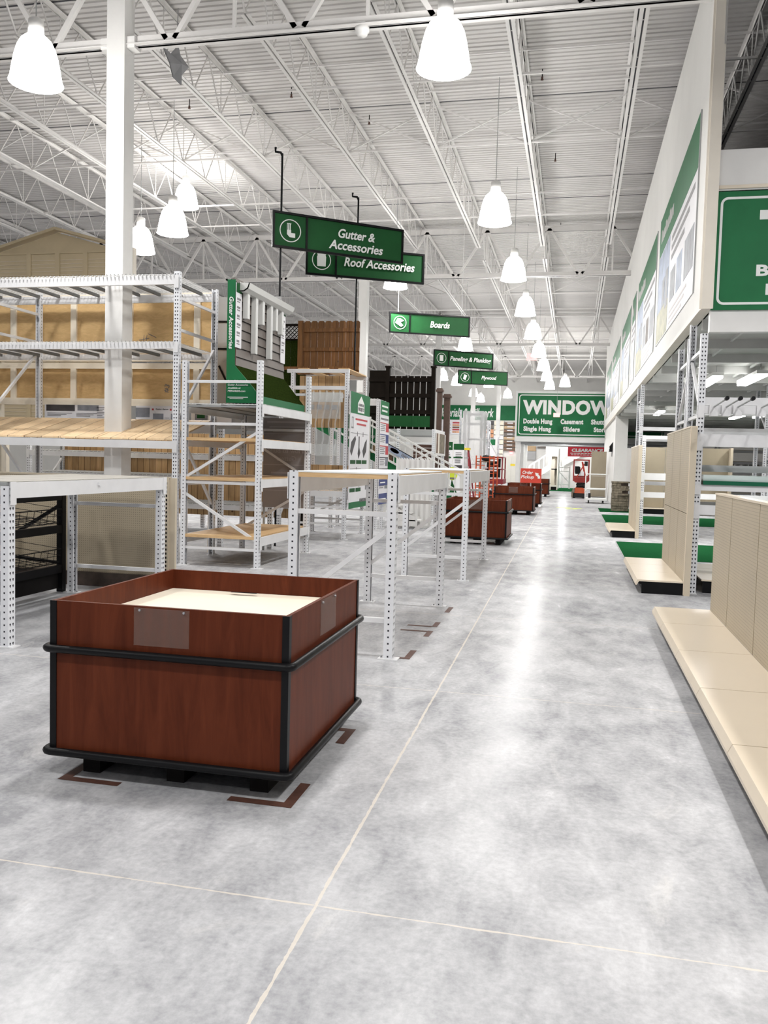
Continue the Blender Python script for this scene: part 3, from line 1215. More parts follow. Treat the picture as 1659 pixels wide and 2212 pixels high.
t = T('gutter_display', 'gutter display with green end panel, grey siding and sample downspouts', 'store display', (-4.75, 11.06, 2.285))
z0 = 2.285
m = MB('green_sign')
m.prism([(-4.755, z0), (-4.275, z0), (-4.275, 2.385), (-4.36, 2.50), (-4.60, 2.76), (-4.638, 2.807), (-4.64, 3.97), (-4.755, 3.97)], 'y', 11.105, 11.125)
p = t.part('end_panel', m)
t.part('lettering', text_mb('Gutter Accessories', (-4.725, 11.104, 3.735), (0, 0, -1), (1, 0, 0), .71, .062, 'white_vinyl', .018, .22), p)
for s, z, w, h in (('Large Selection of', 2.578, .28, .026), ('Gutter Accessories', 2.525, .30, .026), ('Available at', 2.482, .19, .024), ('MENARDS.com', 2.44, .26, .026)):
    t.part('lettering', text_mb(s, (-4.73, 11.104, z - .005), (1, 0, 0), (0, 0, 1), w, h, 'white_vinyl', .014, .2), p)
m = MB('white_vinyl')
m.box(-4.73, -4.43, 11.102, 11.105, 2.358, 2.367)
m.box(-4.70, -4.50, 11.102, 11.105, 2.338, 2.345)
t.part('small_print', m, p)
t.part('front_fascia', MB('green_sign').box(-4.292, -4.275, 11.126, 13.15, z0, 2.388))
m = MB('turf_dark')
m.prism([(-4.64, 2.815), (-4.292, 2.39), (-4.292, 2.36), (-4.64, 2.78)], 'y', 11.126, 13.15)
t.part('turf_slope', m)
m = MB('siding_grey')
m.box(-4.70, -4.655, 11.126, 13.15, z0, 4.0)
for i in range(9):
    a = 2.80 + i * .13
    m.prism([(-4.655, a + .13), (-4.648, a + .13), (-4.632, a), (-4.655, a)], 'y', 11.128, 13.15)
    m.box(-4.656, -4.634, 11.13, 13.15, a - .006, a, 'black_matte')
t.part('siding', m)
t.part('edge_trim', MB('tape_brown').box(-4.64, -4.632, 11.126, 11.14, 2.81, 3.95))
m = MB('alu_white')
m.prism([(-4.632, 3.83), (-4.56, 3.83), (-4.50, 3.87), (-4.475, 3.945), (-4.49, 3.945), (-4.515, 3.88), (-4.565, 3.845), (-4.62, 3.845), (-4.62, 3.96), (-4.632, 3.96)], 'y', 11.22, 13.15)
for a, b in ((11.22, 11.23), (13.14, 13.15)):
    m.prism([(-4.632, 3.83), (-4.56, 3.83), (-4.50, 3.87), (-4.475, 3.945), (-4.632, 3.95)], 'y', a, b)
t.part('gutter', m)
for y, zb in ((11.40, 3.48), (11.72, 3.03), (11.99, 3.49), (12.34, 3.03), (12.57, 3.49), (12.83, 3.47)):
    m = MB('alu_white')
    m.box(-4.628, -4.560, y - .045, y + .045, zb, 3.835)
    for k in (-.02, .02):
        m.box(-4.556, -4.5595, y + k - .008, y + k + .008, zb, 3.83, 'wire_white')
    m.box(-4.62, -4.568, y - .037, y + .037, zb - .001, zb + .002, 'panel_grey')
    t.part('downspout', m)
for y, n in ((11.20, 6), (13.04, 5)):
    m = MB('poster_white')
    m.box(-4.632, -4.622, y - .10, y + .10, 3.05, 3.93)
    m.box(-4.622, -4.620, y - .10, y + .10, 3.80, 3.93, 'green_banner')
    for k in range(n):
        zz = 3.70 - k * .115
        m.box(-4.622, -4.620, y - .07, y + .06 - .02 * (k % 3), zz, zz + .03, 'poster_text')
        m.box(-4.622, -4.620, y - .07, y + .03, zz - .03, zz - .015, 'poster_text')
    t.part('info_strip', m)

t = T('siding_panel', 'grey siding board panel standing behind the green gutter end panel', 'siding panel', (-5.9, 13.4, 0))
m = MB('panel_grey')
m.box(-5.95, -4.80, 13.40, 13.43, 2.0, 4.18)
t.part('panel', m)
m = MB('black_matte')
for z in (3.78, 3.33):
    m.bar((-5.95, 13.39, z), (-4.8, 13.39, z - .02), .012, .03)
m.bar((-5.87, 13.39, 3.05), (-5.55, 13.39, 2.45), .012, .03)
t.part('seam_strip', m)
for x in (-5.85, -4.95):
    t.part('post', upright(x, 13.50, 0, 4.1, (0, -1)))

t = T('see_through_poster', 'greyed see-through gutter how-to poster showing its lettering mirrored, behind the short rack', 'poster', (-4.9, 13.3, .7))
m = MB('panel_pinkgrey')
m.box(-5.02, -4.20, 13.30, 13.31, .72, 2.19)
for z in (1.93, 1.42, 1.0):
    m.box(-5.02, -4.20, 13.297, 13.30, z, z + .014, 'letter_grey')
t.part('sheet', m)
t.part('lettering', text_mb('How to Build', (-4.33, 13.298, 1.62), (-1, 0, 0), (0, 0, 1), .62, .085, 'letter_grey', .02, .2))
t.part('lettering', text_mb('Gutters', (-4.45, 13.298, 1.49), (-1, 0, 0), (0, 0, 1), .34, .085, 'letter_grey', .02, .2))
m = MB('letter_grey')
for k, (w, z) in enumerate(((.7, 2.11), (.66, 2.03), (.6, 1.96), (.62, 1.28), (.7, 1.10), (.6, 1.05))):
    m.box(-4.26 - w, -4.28, 13.297, 13.30, z, z + .028)
t.part('small_print', m)
for x in (-5.0, -4.23):
    t.part('leg', MB('galv').box(x - .015, x + .015, 13.312, 13.342, 0, 2.19))

# ------------------------------------------------------------------ green hanging department signs


def ring(m, cx, cz, r, w, y, mt):
    n = 28
    for k in range(n):
        a, b = 2 * PI * k / n, 2 * PI * (k + 1) / n
        m.face([(cx + math.cos(a) * r, y, cz + math.sin(a) * r), (cx + math.cos(b) * r, y, cz + math.sin(b) * r),
                (cx + math.cos(b) * (r - w), y, cz + math.sin(b) * (r - w)), (cx + math.cos(a) * (r - w), y, cz + math.sin(a) * (r - w))][::-1], mt)


def dept_sign(label, L, Rr, zb, H, lines, glyph, mount):
    dx, dy = Rr[0] - L[0], Rr[1] - L[1]
    W = math.hypot(dx, dy)
    t = T('department_sign', label, 'hanging sign', (L[0], L[1], zb), math.atan2(dy, dx), 'green department signs above the aisle', True)
    b = .038
    m = MB('green_banner')
    # slightly sagging fabric banner
    n = 10
    for i in range(n):
        u0, u1 = W * i / n, W * (i + 1) / n
        s0, s1 = .02 * math.sin(PI * i / n), .02 * math.sin(PI * (i + 1) / n)
        m.faces([(u0, s0, b * .5), (u1, s1, b * .5), (u1, s1, H - b * .5), (u0, s0, H - b * .5), (u0, s0 + .012, b * .5), (u1, s1 + .012, b * .5), (u1, s1 + .012, H - b * .5), (u0, s0 + .012, H - b * .5)],
                [(0, 1, 2, 3), (7, 6, 5, 4)])
    t.part('banner', m)
    m = MB('black')
    m.box(0, W, -.014, .034, 0, b)
    m.box(0, W, -.014, .034, H - b, H)
    m.box(0, b, -.0135, .0335, b, H - b)
    m.box(W - b, W, -.0135, .0335, b, H - b)
    d = H * .98
    m.box(d, d + .035, -.006, .034, b, H - b)
    t.part('frame', m)
    c = (b + d) / 2
    m = MB('white_vinyl')
    ring(m, c, H / 2, H * .315, .016, -.004, 'white_vinyl')
    t.part('icon_ring', m)
    m = MB('white_vinyl')
    for pl in glyph:
        m.prism([(c + x * H, H / 2 + z * H) for x, z in pl], 'y', -.008, -.002)
    g = t.part('icon', m)
    m = MB('green_banner')
    if len(glyph) == 2:
        for k in range(3):
            m.box(c + (-.085 + k * .045) * H, c + (-.07 + k * .045) * H, -.010, -.008, H * .5 + .02 * H, H * .5 + .18 * H)
        t.part('icon_line', m, g)
    for s, x0, w, z, h in lines:
        t.part('lettering', text_mb(s, (x0 * W, -.010, z * H), (1, 0, 0), (0, 0, 1), w * W, h * H, 'white_vinyl', .021, .22))
    kind, mx, mz = mount
    if kind == 'pole':
        m = MB('black')
        m.tube([(mx, .06, mz - zb), (mx, .06, 6.70 - zb)], .018, 8)
        m.tube([(mx, .06, 6.66 - zb), (mx - .03, .06, 6.71 - zb), (mx - .12, .06, 6.71 - zb), (mx - .12, .06, 6.78 - zb)], .022, 8)
        for z in (.06, H - .06):
            m.box(mx - .02, mx + .02, .03, .06, z, z + .03)
        t.part('pole', m)
    else:
        for x in (.25, W - .25):
            t.part('cable', MB('wire_white').tube([(x, .01, H - .01), (x, .01, 9.115 - zb)], .005, 5))
    return t


elbow = [[(-.10, .20), (.02, .20), (.02, -.06), (-.10, -.06)], [(-.10, -.06), (.02, -.06), (.14, -.06), (.14, -.18), (-.02, -.18), (-.10, -.10)]]
bag = [[(-.14, -.2), (.14, -.2), (.15, .1), (.13, .15), (.15, .2), (-.15, .2), (-.13, .15), (-.15, .1)]]
zig = [[(-.24, -.02), (-.12, .2), (.0, .2), (.2, .1), (.02, .02), (.16, -.12), (.06, -.2), (-.2, -.04)]]
sheet = [[(-.12, -.18), (.12, -.18), (.12, .18), (-.12, .18)]]
tilt = [[(-.14, -.12), (.04, -.22), (.16, .12), (-.06, .2)]]
dept_sign('green hanging sign with downspout icon reading Gutter & Accessories', (-5.15, 13.88), (-3.19, 15.37), 5.11, .61,
          [('Gutter &', .485, .285, .50, .26), ('Accessories', .415, .42, .165, .26)], elbow, ('pole', .17, 0))
dept_sign('green hanging sign with bag icon reading Roof Accessories, behind the gutter sign', (-5.25, 16.02), (-3.12, 17.18), 5.11, .60,
          [('Roof Accessories', .315, .60, .37, .29)], bag, ('pole', 1.04, 3.272))
dept_sign('green hanging sign with board icon reading Boards', (-5.19, 23.4), (-3.07, 24.45), 5.10, .585,
          [('Boards', .50, .245, .36, .30)], zig, ('cable', 0, 0))
dept_sign('green hanging sign with sheet icon reading Paneling & Planking', (-5.30, 31.7), (-3.20, 33.0), 5.12, .61,
          [('Paneling & Planking', .27, .69, .30, .36)], sheet, ('cable', 0, 0))
dept_sign('green hanging sign with tilted sheet icon reading Plywood, smallest of the row', (-5.38, 39.07), (-3.18, 39.95), 5.13, .64,
          [('Plywood', .47, .30, .30, .34)], tilt, ('cable', 0, 0))

# ------------------------------------------------------------------ second end rack: header, clear dispensers, project poster
t = T('shelf_rack', 'white end rack with clear hook dispensers under a pale header, left of the project poster', 'shelf rack', (-5.35, 15.72, 0))
XA, XB, Y0, Y1 = -5.35, -4.275, 15.72, 17.13
frame(t, (XA, Y0), (XB, Y0), 3.22, (.62, .30), ())
frame(t, (XA, Y1), (XB, Y1), 3.22, (.62, .30), ((.4, .9),))
for z in (3.25, 2.93):
    t.part('top_beam', MB('steel_white').box(XA - .12, XB + .04, Y0 - .03, Y0 + .03, z - .07, z))
    t.part('top_beam', MB('steel_white').box(XA - .12, XB + .04, Y1 - .03, Y1 + .03, z - .07, z))
for i in range(3):
    m = MB('board_edge')
    m.box(XA + .1 + i * .40, XA + .30 + i * .40, Y0 - .02, Y1, 3.25, 3.268)
    t.part('top_slat', m)
for z in (.93, 1.22):
    beam(t, (XB, Y0), (XB, Y1), z, .11, (1, 0))
    t.part('front_beam', MB('steel_white').box(XA, XB, Y0 - .035, Y0 + .01, z - .11, z))
wire_deck(t, XA, XB, Y0, Y1, .95, step=.09)
t.part('shelf_board', MB('board_pale').box(XA + .04, XB - .04, Y0, Y1, .90, .935))
t.part('back_board', MB('knotty').box(XA + .04, XB - .05, 16.0, 16.02, 2.15, 3.15))
t.part('back_board', MB('knotty').box(XA + .04, XB - .05, 16.6, 16.62, .96, 1.42))
t.part('price_bar', MB('black_matte').box(-4.72, -4.62, Y0 - .04, Y0 - .035, 1.13, 1.2))
D = T('hook_dispenser', 'clear acrylic hook dispenser hanging in the white end rack', 'dispenser', (-4.62, 15.66, 1.6))
m = MB('alu_white')
m.box(-5.0, -4.33, 15.58, 15.64, 2.62, 2.80)
D.part('header_tray', m)
m = MB('acrylic')
m.box(-5.0, -4.33, 15.50, 15.505, 2.30, 2.62)
D.part('clear_panel', m)
m = MB('acrylic')
m.box(-5.0, -4.33, 15.48, 15.64, 1.60, 1.605)
m.box(-5.0, -4.33, 15.48, 15.485, 1.605, 1.82)
D.part('clear_tray', m)
for k in range(5):
    x = -4.93 + k * .13
    pts = [(x + .06, 15.50, 2.82), (x + .08, 15.46, 2.72), (x + .02, 15.50, 2.45), (x - .03, 15.52, 2.2), (x + .02, 15.48, 1.95), (x - .02, 15.5, 1.75), (x - .03, 15.52, 1.64)]
    D.part('clear_hook', MB('acrylic').tube(pts, [.022, .016, .018, .014, .022, .016, .02], 7))
for k in range(4):
    D.part('price_card', MB('panel_grey').box(-4.95 + k * .15, -4.85 + k * .15, 15.497, 15.5, 2.47, 2.56))
m = MB('wire_white')
m.box(-5.0, -4.33, 15.64, 15.70, 2.70, 2.78)
D.part('hanger_bar', m)

t = T('project_poster', 'tall white and green project poster with house emblem on the end rack', 'poster', (-4.21, 15.65, .6))
X = -4.165
t.part('board', MB('poster_white').box(X - .02, X, 15.62, 17.14, .60, 2.835))


def px(m, y0, y1, z0, z1, mt, d=.003):
    m.box(X, X + d, y0, y1, z0, z1, mt)


m = MB('green_sign')
px(m, 15.62, 17.14, 2.43, 2.835, 'green_sign')
t.part('header', m)
m = MB('white_vinyl')
m.prism([(16.14, 2.46), (16.66, 2.46), (16.66, 2.64), (16.40, 2.79), (16.14, 2.64)], 'x', X + .003, X + .006)
hs = t.part('house_emblem', m)
t.part('lettering', text_mb('COMPLETE', (X + .007, 16.17, 2.59), (0, 1, 0), (0, 0, 1), .46, .05, 'poster_text', .02), hs)
t.part('lettering', text_mb('PROJECT', (X + .007, 16.17, 2.48), (0, 1, 0), (0, 0, 1), .46, .085, 'poster_text', .035), hs)
m = MB('poster_red')
for z, a, b in ((2.31, 16.0, 16.95), (2.22, 16.1, 16.85)):
    px(m, a, b, z, z + .035, 'poster_red')
m.lathe([(.001, 0)], (X, 15.8, 2.2), 6) if False else None
px(m, 15.70, 15.86, 2.14, 2.17, 'poster_text')
px(m, 15.72, 15.735, 2.17, 2.36, 'poster_text')
px(m, 15.83, 15.845, 2.17, 2.36, 'poster_text')
px(m, 15.735, 15.83, 2.345, 2.36, 'poster_text')
for z in (2.05, 1.36):
    px(m, 15.66, 17.0 if z > 2 else 16.5, z, z + .008, 'poster_text')
for y, z in ((16.15, 2.0), (16.6, 2.0), (16.12, 1.31)):
    px(m, y, y + .04, z, z + .09, 'poster_text')
t.part('print', m)
m = MB('dark_tile')
for pl in ([(15.64, 1.70), (15.72, 1.88), (16.0, 2.0), (16.06, 1.94), (15.75, 1.62)], [(16.22, 1.66), (16.3, 1.56), (16.42, 1.68), (16.34, 1.78), (16.34, 2.0), (16.28, 2.0), (16.28, 1.78)],
           [(16.6, 1.72), (16.8, 1.9), (16.94, 1.96), (16.9, 1.72), (16.7, 1.58)], [(15.65, 1.02), (16.02, 1.06), (16.05, 1.2), (15.66, 1.2)], [(16.14, 1.24), (16.18, 1.30), (16.44, 1.08), (16.40, 1.0)]):
    m.prism(pl, 'x', X + .0005, X + .004)
t.part('picture', m)
m = MB('green_banner')
for z, ys in ((1.46, (15.66, 16.12, 16.56)), (.915, (15.66, 16.12, ))):
    for y in ys:
        px(m, y, y + .40, z, z + .075, 'green_banner')
for z, ys in ((.885 - .12 + .055, ()),):
    pass
t.part('caption_box', m)
m = MB('green_banner')
for z, n in ((1.22 - .30, 0), (.86, 0)):
    pass
px(m, 15.62, 17.14, .60, .72, 'green_sign')
t.part('footer', m)
t.part('lettering', text_mb('MENARDS', (X + .004, 16.45, .70), (0, 1, 0), (0, 0, 1), .52, .07, 'poster_text', .03, .1))

# lower poster with small green tiles on the same post, behind the table
# ------------------------------------------------------------------ third end post with its narrow poster
t = T('shelf_rack', 'white end rack post with the narrow striped poster, behind the project poster', 'shelf rack', (-5.3, 18.3, 0))
frame(t, (-5.3, 18.32), (-4.26, 18.32), 2.88, (1.0, .4), ())
frame(t, (-5.3, 18.90), (-4.26, 18.90), 2.88, (1.0, .4), ())
t.part('top_beam', MB('steel_white').box(-5.3, -4.24, 18.29, 18.35, 2.74, 2.88))
wire_deck(t, -5.28, -4.28, 18.3, 18.9, 2.89, step=.07)
for x in (-4.26, -5.3):
    t.part('beam', MB('steel_white').box(x - .02, x + .02, 18.35, 18.87, 2.5, 2.6))
t = T('striped_poster', 'narrow poster with green head and blue foot panels on the third end post', 'poster', (-4.2, 18.3, .5))
X = -4.195
t.part('board', MB('poster_white').box(X - .015, X, 18.28, 19.14, .56, 2.86))
m = MB('green_sign')
px(m, 18.28, 19.14, 2.55, 2.86, 'green_sign')
px(m, 18.40, 19.0, 2.72, 2.76, 'white_vinyl', .005)
px(m, 18.40, 18.95, 2.62, 2.66, 'white_vinyl', .005)
t.part('header', m)
m = MB('poster_text')
px(m, 18.32, 19.08, 2.44, 2.48, 'poster_text')
cols = ('poster_red', 'poster_navy', 'poster_red', 'dark_tile', 'dark_tile', 'poster_navy')
for k in range(6):
    zt = 2.38 - k * .255
    px(m, 18.28, 19.14, zt - .02, zt, cols[k])
    px(m, 18.86, 19.14, zt - .20, zt - .02, cols[k] if k < 3 else 'poster_grey')
    for j in range(4):
        px(m, 18.32, 18.80 - .08 * (j % 2), zt - .06 - j * .04, zt - .045 - j * .04, 'poster_text')
px(m, 18.28, 19.14, .56, .80, 'poster_navy', .004)
px(m, 18.28, 19.14, .98, 1.12, 'poster_navy', .004)
px(m, 18.4, 19.0, .66, .69, 'white_vinyl', .006)
px(m, 18.4, 18.9, 1.03, 1.06, 'white_vinyl', .006)
t.part('print', m)

# ------------------------------------------------------------------ deck stair and railing display


def zl(x, off=0):
    return 2.27 - .676 * (x + 4.36) + off


def zline(x, off=0):
    return 2.27 - .52 * (x + 4.36) + off


t = T('railing_display', 'white stair railing display descending to the right with green backing', 'railing display', (-3.4, 19.9, 0))
YS = 19.95
xa, xb = -6.3, -2.55
for off, w in ((0, .045), (-.13, .04), (-.53, .05), (-.72, .045)):
    xe = xb if off > -.2 else -2.75
    t.part('rail', MB('alu_white').bar((xa, YS, zline(xa, off)), (xe, YS, zline(xe, off)), .05, w))
m = MB('alu_white')
x = xa + .05
while x < xb - .05:
    m.box(x - .011, x + .011, YS - .011, YS + .011, zline(x, -.72), zline(x, -.02))
    x += .135
t.part('baluster_row', m)
for x in (-4.86, -2.57):
    t.part('newel_post', MB('alu_white').box(x - .045, x + .045, YS - .045, YS + .045, max(0, zline(x, -1.3)) if x < -3 else 0, zline(x, .05)))
m = MB('green_sign')
m.prism([(xa, zline(xa, -.12)), (-4.40, zline(-4.40, -.12)), (-4.40, zline(-4.40, -.95)), (xa, zline(xa, -.95))], 'y', YS + .08, YS + .10)
m.prism([(-4.40, zline(-4.4, -.50)), (-3.0, zline(-3.0, -.50)), (-3.0, zline(-3.0, -.95)), (-4.40, zline(-4.4, -.95))], 'y', YS + .08, YS + .10)
t.part('backing_board', m)
for k in range(5):
    x = -4.80 + k * .37
    m = MB(('sample_wood', 'sample_brown', 'cream_trim', 'sample_wood', 'cream_trim')[k])
    t.part('sample_block', m.box(x, x + .16, YS + .06, YS + .08, zline(x, -.78), zline(x, -.60)))
m = MB('poster_blue')
m.prism([(-4.36, zline(-4.36, -.34)), (-3.0, zline(-3.0, -.34)), (-3.0, zline(-3.0, -.50)), (-4.36, zline(-4.36, -.50))], 'y', YS - .06, YS - .045)
m.prism([(-4.36, zline(-4.36, -.32)), (-3.0, zline(-3.0, -.32)), (-3.0, zline(-3.0, -.34)), (-4.36, zline(-4.36, -.34))], 'y', YS - .06, YS - .045, 'black')
sb = t.part('sign_board', m)
sd = Vector((1, 0, -.52)).normalized()
un = Vector((.52, 0, 1)).normalized()
m = MB('poster_red')
c = Vector((-4.20, YS - .062, zline(-4.20, -.41)))
for k in range(16):
    a, b = 2 * PI * k / 16, 2 * PI * (k + 1) / 16
    m.face([c, c + sd * .12 * math.cos(b) + un * .045 * math.sin(b), c + sd * .12 * math.cos(a) + un * .045 * math.sin(a)])
    m.face([c, c + sd * .12 * math.cos(a) + un * .045 * math.sin(a), c + sd * .12 * math.cos(b) + un * .045 * math.sin(b)])
t.part('oval_emblem', m, sb)
t.part('lettering', text_mb('Deck Boards', (-4.04, YS - .063, zline(-4.04, -.44)), sd, un, .42, .06, 'poster_text', .025, .1), sb)
t.part('lettering', text_mb('Stock Boards', (-4.98, YS + .075, zline(-4.98, -.42)), sd, un, .62, .085, 'letter_grey', .02, .2))
# stringer, treads and pleated skirt under the rail
m = MB('alu_white')
x0, zt = -4.6, 1.16
for k in range(7):
    m.box(x0 + k * .26, x0 + k * .26 + .28, YS - .5, YS + .1, zline(x0 + k * .26 + .26, -1.02) - .04, zline(x0 + k * .26 + .26, -1.02))
t.part('tread', m)
m = MB('white_paint')
n = 14
pts = []
for i in range(n + 1):
    x = -4.05 + .85 * i / n
    pts.append((x, YS - .55 + (.035 if i % 2 else 0)))
for (xA_, yA_), (xB_, yB_) in zip(pts, pts[1:]):
    m.faces([(xA_, yA_, .05), (xB_, yB_, .05), (xB_, yB_, 1.62 - .05), (xA_, yA_, 1.62), (xA_, yA_ + .02, .05), (xB_, yB_ + .02, .05), (xB_, yB_ + .02, 1.57), (xA_, yA_ + .02, 1.62)],
            [(0, 1, 2, 3), (7, 6, 5, 4), (0, 4, 5, 1), (3, 2, 6, 7)])
t.part('pleated_skirt', m)
m = MB('white_paint')
m.box(-4.12, -3.30, YS - .62, YS + .1, 0, .06)
m.prism([(-4.13, .06), (-3.45, .06), (-3.45, .26), (-4.13, .55)], 'y', YS - .98, YS - .95)
m.prism([(-4.13, .06), (-3.45, .06), (-3.45, .26), (-4.13, .55)], 'y', YS - .62, YS - .59)
for k in range(3):
    x = -4.12 + k * .23
    m.box(x, x + .29, YS - .98, YS - .6, .50 - k * .16, .53 - k * .16)
m.bar((-3.46, YS - .965, 0), (-3.46, YS - .965, .62), .04, .04)
t.part('base_step', m)

# ------------------------------------------------------------------ fences and posts on display


def fence(t, x0, x1, y, z0, z1, mt, pick=.14, dog=True, gap=0.006):
    m = MB(mt)
    n = max(1, round((x1 - x0) / pick))
    w = (x1 - x0) / n
    for i in range(n):
        a, b = x0 + i * w + gap / 2, x0 + (i + 1) * w - gap / 2
        c = .03 if dog else 0
        m.prism([(a, z0), (b, z0), (b, z1 - c), (b - c, z1), (a + c, z1), (a, z1 - c)], 'y', y, y + .016)
    return t.part('picket_panel', m)


t = T('wood_fence', 'brown dog-ear cedar fence panel standing on top of the end rack', 'fence', (-5.0, 16.9, 3.268))
fence(t, -5.55, -4.36, 16.93, 3.268, 4.36, 'fence_brown')
for z in (4.17, 3.78, 3.40):
    t.part('rail', MB('fence_brown').box(-5.6, -4.36, 16.88, 16.93, z - .035, z + .035))
t.part('post', MB('fence_brown').box(-5.66, -5.55, 16.86, 16.97, 3.268, 4.36))
t = T('lattice_fence', 'dark olive fence panel topped with lattice, between gutter display and cedar fence', 'fence', (-6.0, 17.5, 0))
fence(t, -6.5, -5.72, 17.5, 2.6, 4.06, 'turf_dark', .15, False)
m = MB('fence_black')
for k in range(18):
    a = -6.55 + k * .085
    m.bar((a, 17.49, 4.08), (a + .27, 17.49, 4.35), .008, .028, None, (0, 1, 0))
    m.bar((a + .27, 17.50, 4.08), (a, 17.50, 4.35), .008, .028, None, (0, 1, 0))
m.box(-6.6, -5.0, 17.48, 17.52, 4.05, 4.085)
m.box(-6.6, -5.0, 17.48, 17.52, 4.35, 4.40)
t.part('lattice', m)
t.part('rail', MB('fence_brown').box(-6.5, -5.72, 17.44, 17.5, 3.42, 3.49))
for x in (-6.45, -5.75):
    t.part('post', MB('fence_black').box(x - .045, x + .045, 17.52, 17.61, 0, 4.38))

t = T('sample_rack', 'small white rack with wood-filled side frame under the black fence', 'shelf rack', (-4.4, 21.3, 0))
frame(t, (-5.1, 21.3), (-3.50, 21.3), 2.36, (2.0, .6), ((1.0, 1.8),))
frame(t, (-5.1, 22.9), (-3.50, 22.9), 2.36, (2.0, .6), ())
t.part('post', upright(-4.40, 21.3, 0, 2.36, (0, -1)))
t.part('top_beam', MB('galv').box(-5.1, -3.5, 21.28, 21.34, 2.2, 2.34))
t.part('top_beam', MB('galv').box(-5.1, -3.5, 22.86, 22.92, 2.2, 2.34))
for x in (-5.1, -3.5):
    t.part('top_beam', MB('steel_white').box(x - .03, x + .03, 21.3, 22.9, 2.27, 2.36))
m = MB('alu_white')
m.box(-3.46, -3.44, 21.33, 22.95, 1.70, 1.76)
m.box(-3.46, -3.44, 21.33, 21.40, 1.76, 2.27)
m.box(-3.46, -3.44, 22.86, 22.95, 1.76, 2.27)
t.part('side_frame', m)
m = MB('sample_brown')
m.box(-3.47, -3.455, 21.40, 22.86, 1.76, 2.27)
m.box(-3.454, -3.45, 21.75, 21.95, 1.76, 2.27, 'cream_trim')
m.box(-3.454, -3.45, 22.0, 22.8, 1.78, 2.25, 'stone')
t.part('sample_panel', m)
m = MB('sample_brown')
for k in range(7):
    m.box(-4.05, -3.55, 21.5, 21.54, 1.35 + k * .09, 1.43 + k * .09, 'tape_brown')
t.part('stacked_board', m)
m = MB('white_paint')
for k in range(7):
    x = -4.36 + k * .12
    m.box(x, x + .10, 21.40 + (k % 2) * .03, 21.43 + (k % 2) * .03, .1, 1.34)
t.part('white_board_row', m)
m = MB('white_paint')
for k in range(4):
    x = -5.0 + k * .16
    m.box(x, x + .13, 21.40, 21.43, .1, 2.0)
t.part('white_board_row', m)

t = T('privacy_fence', 'black-brown fence panel with open slits, above the stair railing display', 'fence', (-4.4, 21.6, 2.36))
YF_ = 21.62
fence(t, -5.28, -4.80, YF_, 2.36, 3.86, 'fence_black', .16, False, .0)
fence(t, -4.75, -3.62, YF_, 2.36, 3.72, 'fence_black', .165, False, .022)
for z in (3.62, 3.22, 2.80):
    t.part('rail', MB('fence_black').box(-5.28, -3.60, YF_ - .04, YF_, z - .05, z + .05))
for x in (-4.79, -3.60):
    m = MB('fence_black')
    m.box(x - .05, x + .05, YF_ - .06, YF_ + .06, 2.36, 3.93)
    m.box(x - .07, x + .07, YF_ - .08, YF_ + .08, 3.93, 3.97)
    t.part('post', m)
m = MB('green_banner')
for k in range(7):
    m.box(-4.74 + k * .16, -4.62 + k * .16, YF_ - .045, YF_ - .041, 2.45, 2.66)
m.box(-4.76, -3.64, YF_ - .041, YF_ - .02, 2.42, 2.70)
t.part('green_strip', m)

for x0, x1, h, y, lab in ((-3.74, -3.61, 3.55, 23.2, 'capped brown composite post right of the black fence, taller of two'), (-3.56, -3.40, 3.40, 23.3, 'wider capped brown composite post right of the black fence, shorter of two')):
    t = T('composite_post', lab, 'post', ((x0 + x1) / 2, y, 0), 0, 'capped brown composite posts')
    t.part('shaft', MB('composite_brown').box(x0, x1, y - .07, y + .07, 0, h - .1))
    m = MB('composite_brown')
    m.box(x0 - .035, x1 + .035, y - .10, y + .10, h - .1, h - .04)
    m.box(x0 - .01, x1 + .01, y - .08, y + .08, h - .04, h)
    t.part('cap', m)

# small fixtures on the roof steel
t = T('ceiling_camera', 'white dome camera on the near roof girder', 'camera', (-3.05, 11.55, 7.28))
m = MB('white_paint')
m.lathe([(.001, 7.28), (.05, 7.285), (.075, 7.31), (.08, 7.34), (.10, 7.35), (.10, 7.405), (.001, 7.405)], (-3.05, 11.55, 0), 16)
t.part('dome', m)
m = MB('white_paint')
m.box(-3.11, -2.99, 11.47, 11.63, 7.39, 7.45)
t.part('bracket', m)
m = MB('grey_scrap')
pl = [(-5.99, 12.0, 7.60), (-6.05, 11.9, 7.45), (-6.02, 11.72, 7.36), (-6.04, 11.62, 7.42), (-5.98, 11.72, 7.22), (-6.03, 11.92, 7.12), (-5.97, 12.08, 7.06), (-5.99, 12.12, 7.20), (-6.05, 12.2, 7.24), (-5.96, 12.30, 7.42), (-6.02, 12.14, 7.52)]
cen = Vector((-5.93, 12.0, 7.33))
for i in range(len(pl)):
    a, b = Vector(pl[i]), Vector(pl[(i + 1) % len(pl)])
    m.face([cen, a, b])
    o_ = Vector((.012, 0, 0))
    m.face([cen + o_, b + o_, a + o_])
m.tube([(-6.0, 12.0, 7.58), (-6.0, 12.02, 8.15)], .006, 5)
single('plastic_scrap', m, 'torn grey sheet of wrap hanging from the roof steel, right of the near column', 'scrap', (-5.99, 12.0, 7.1))
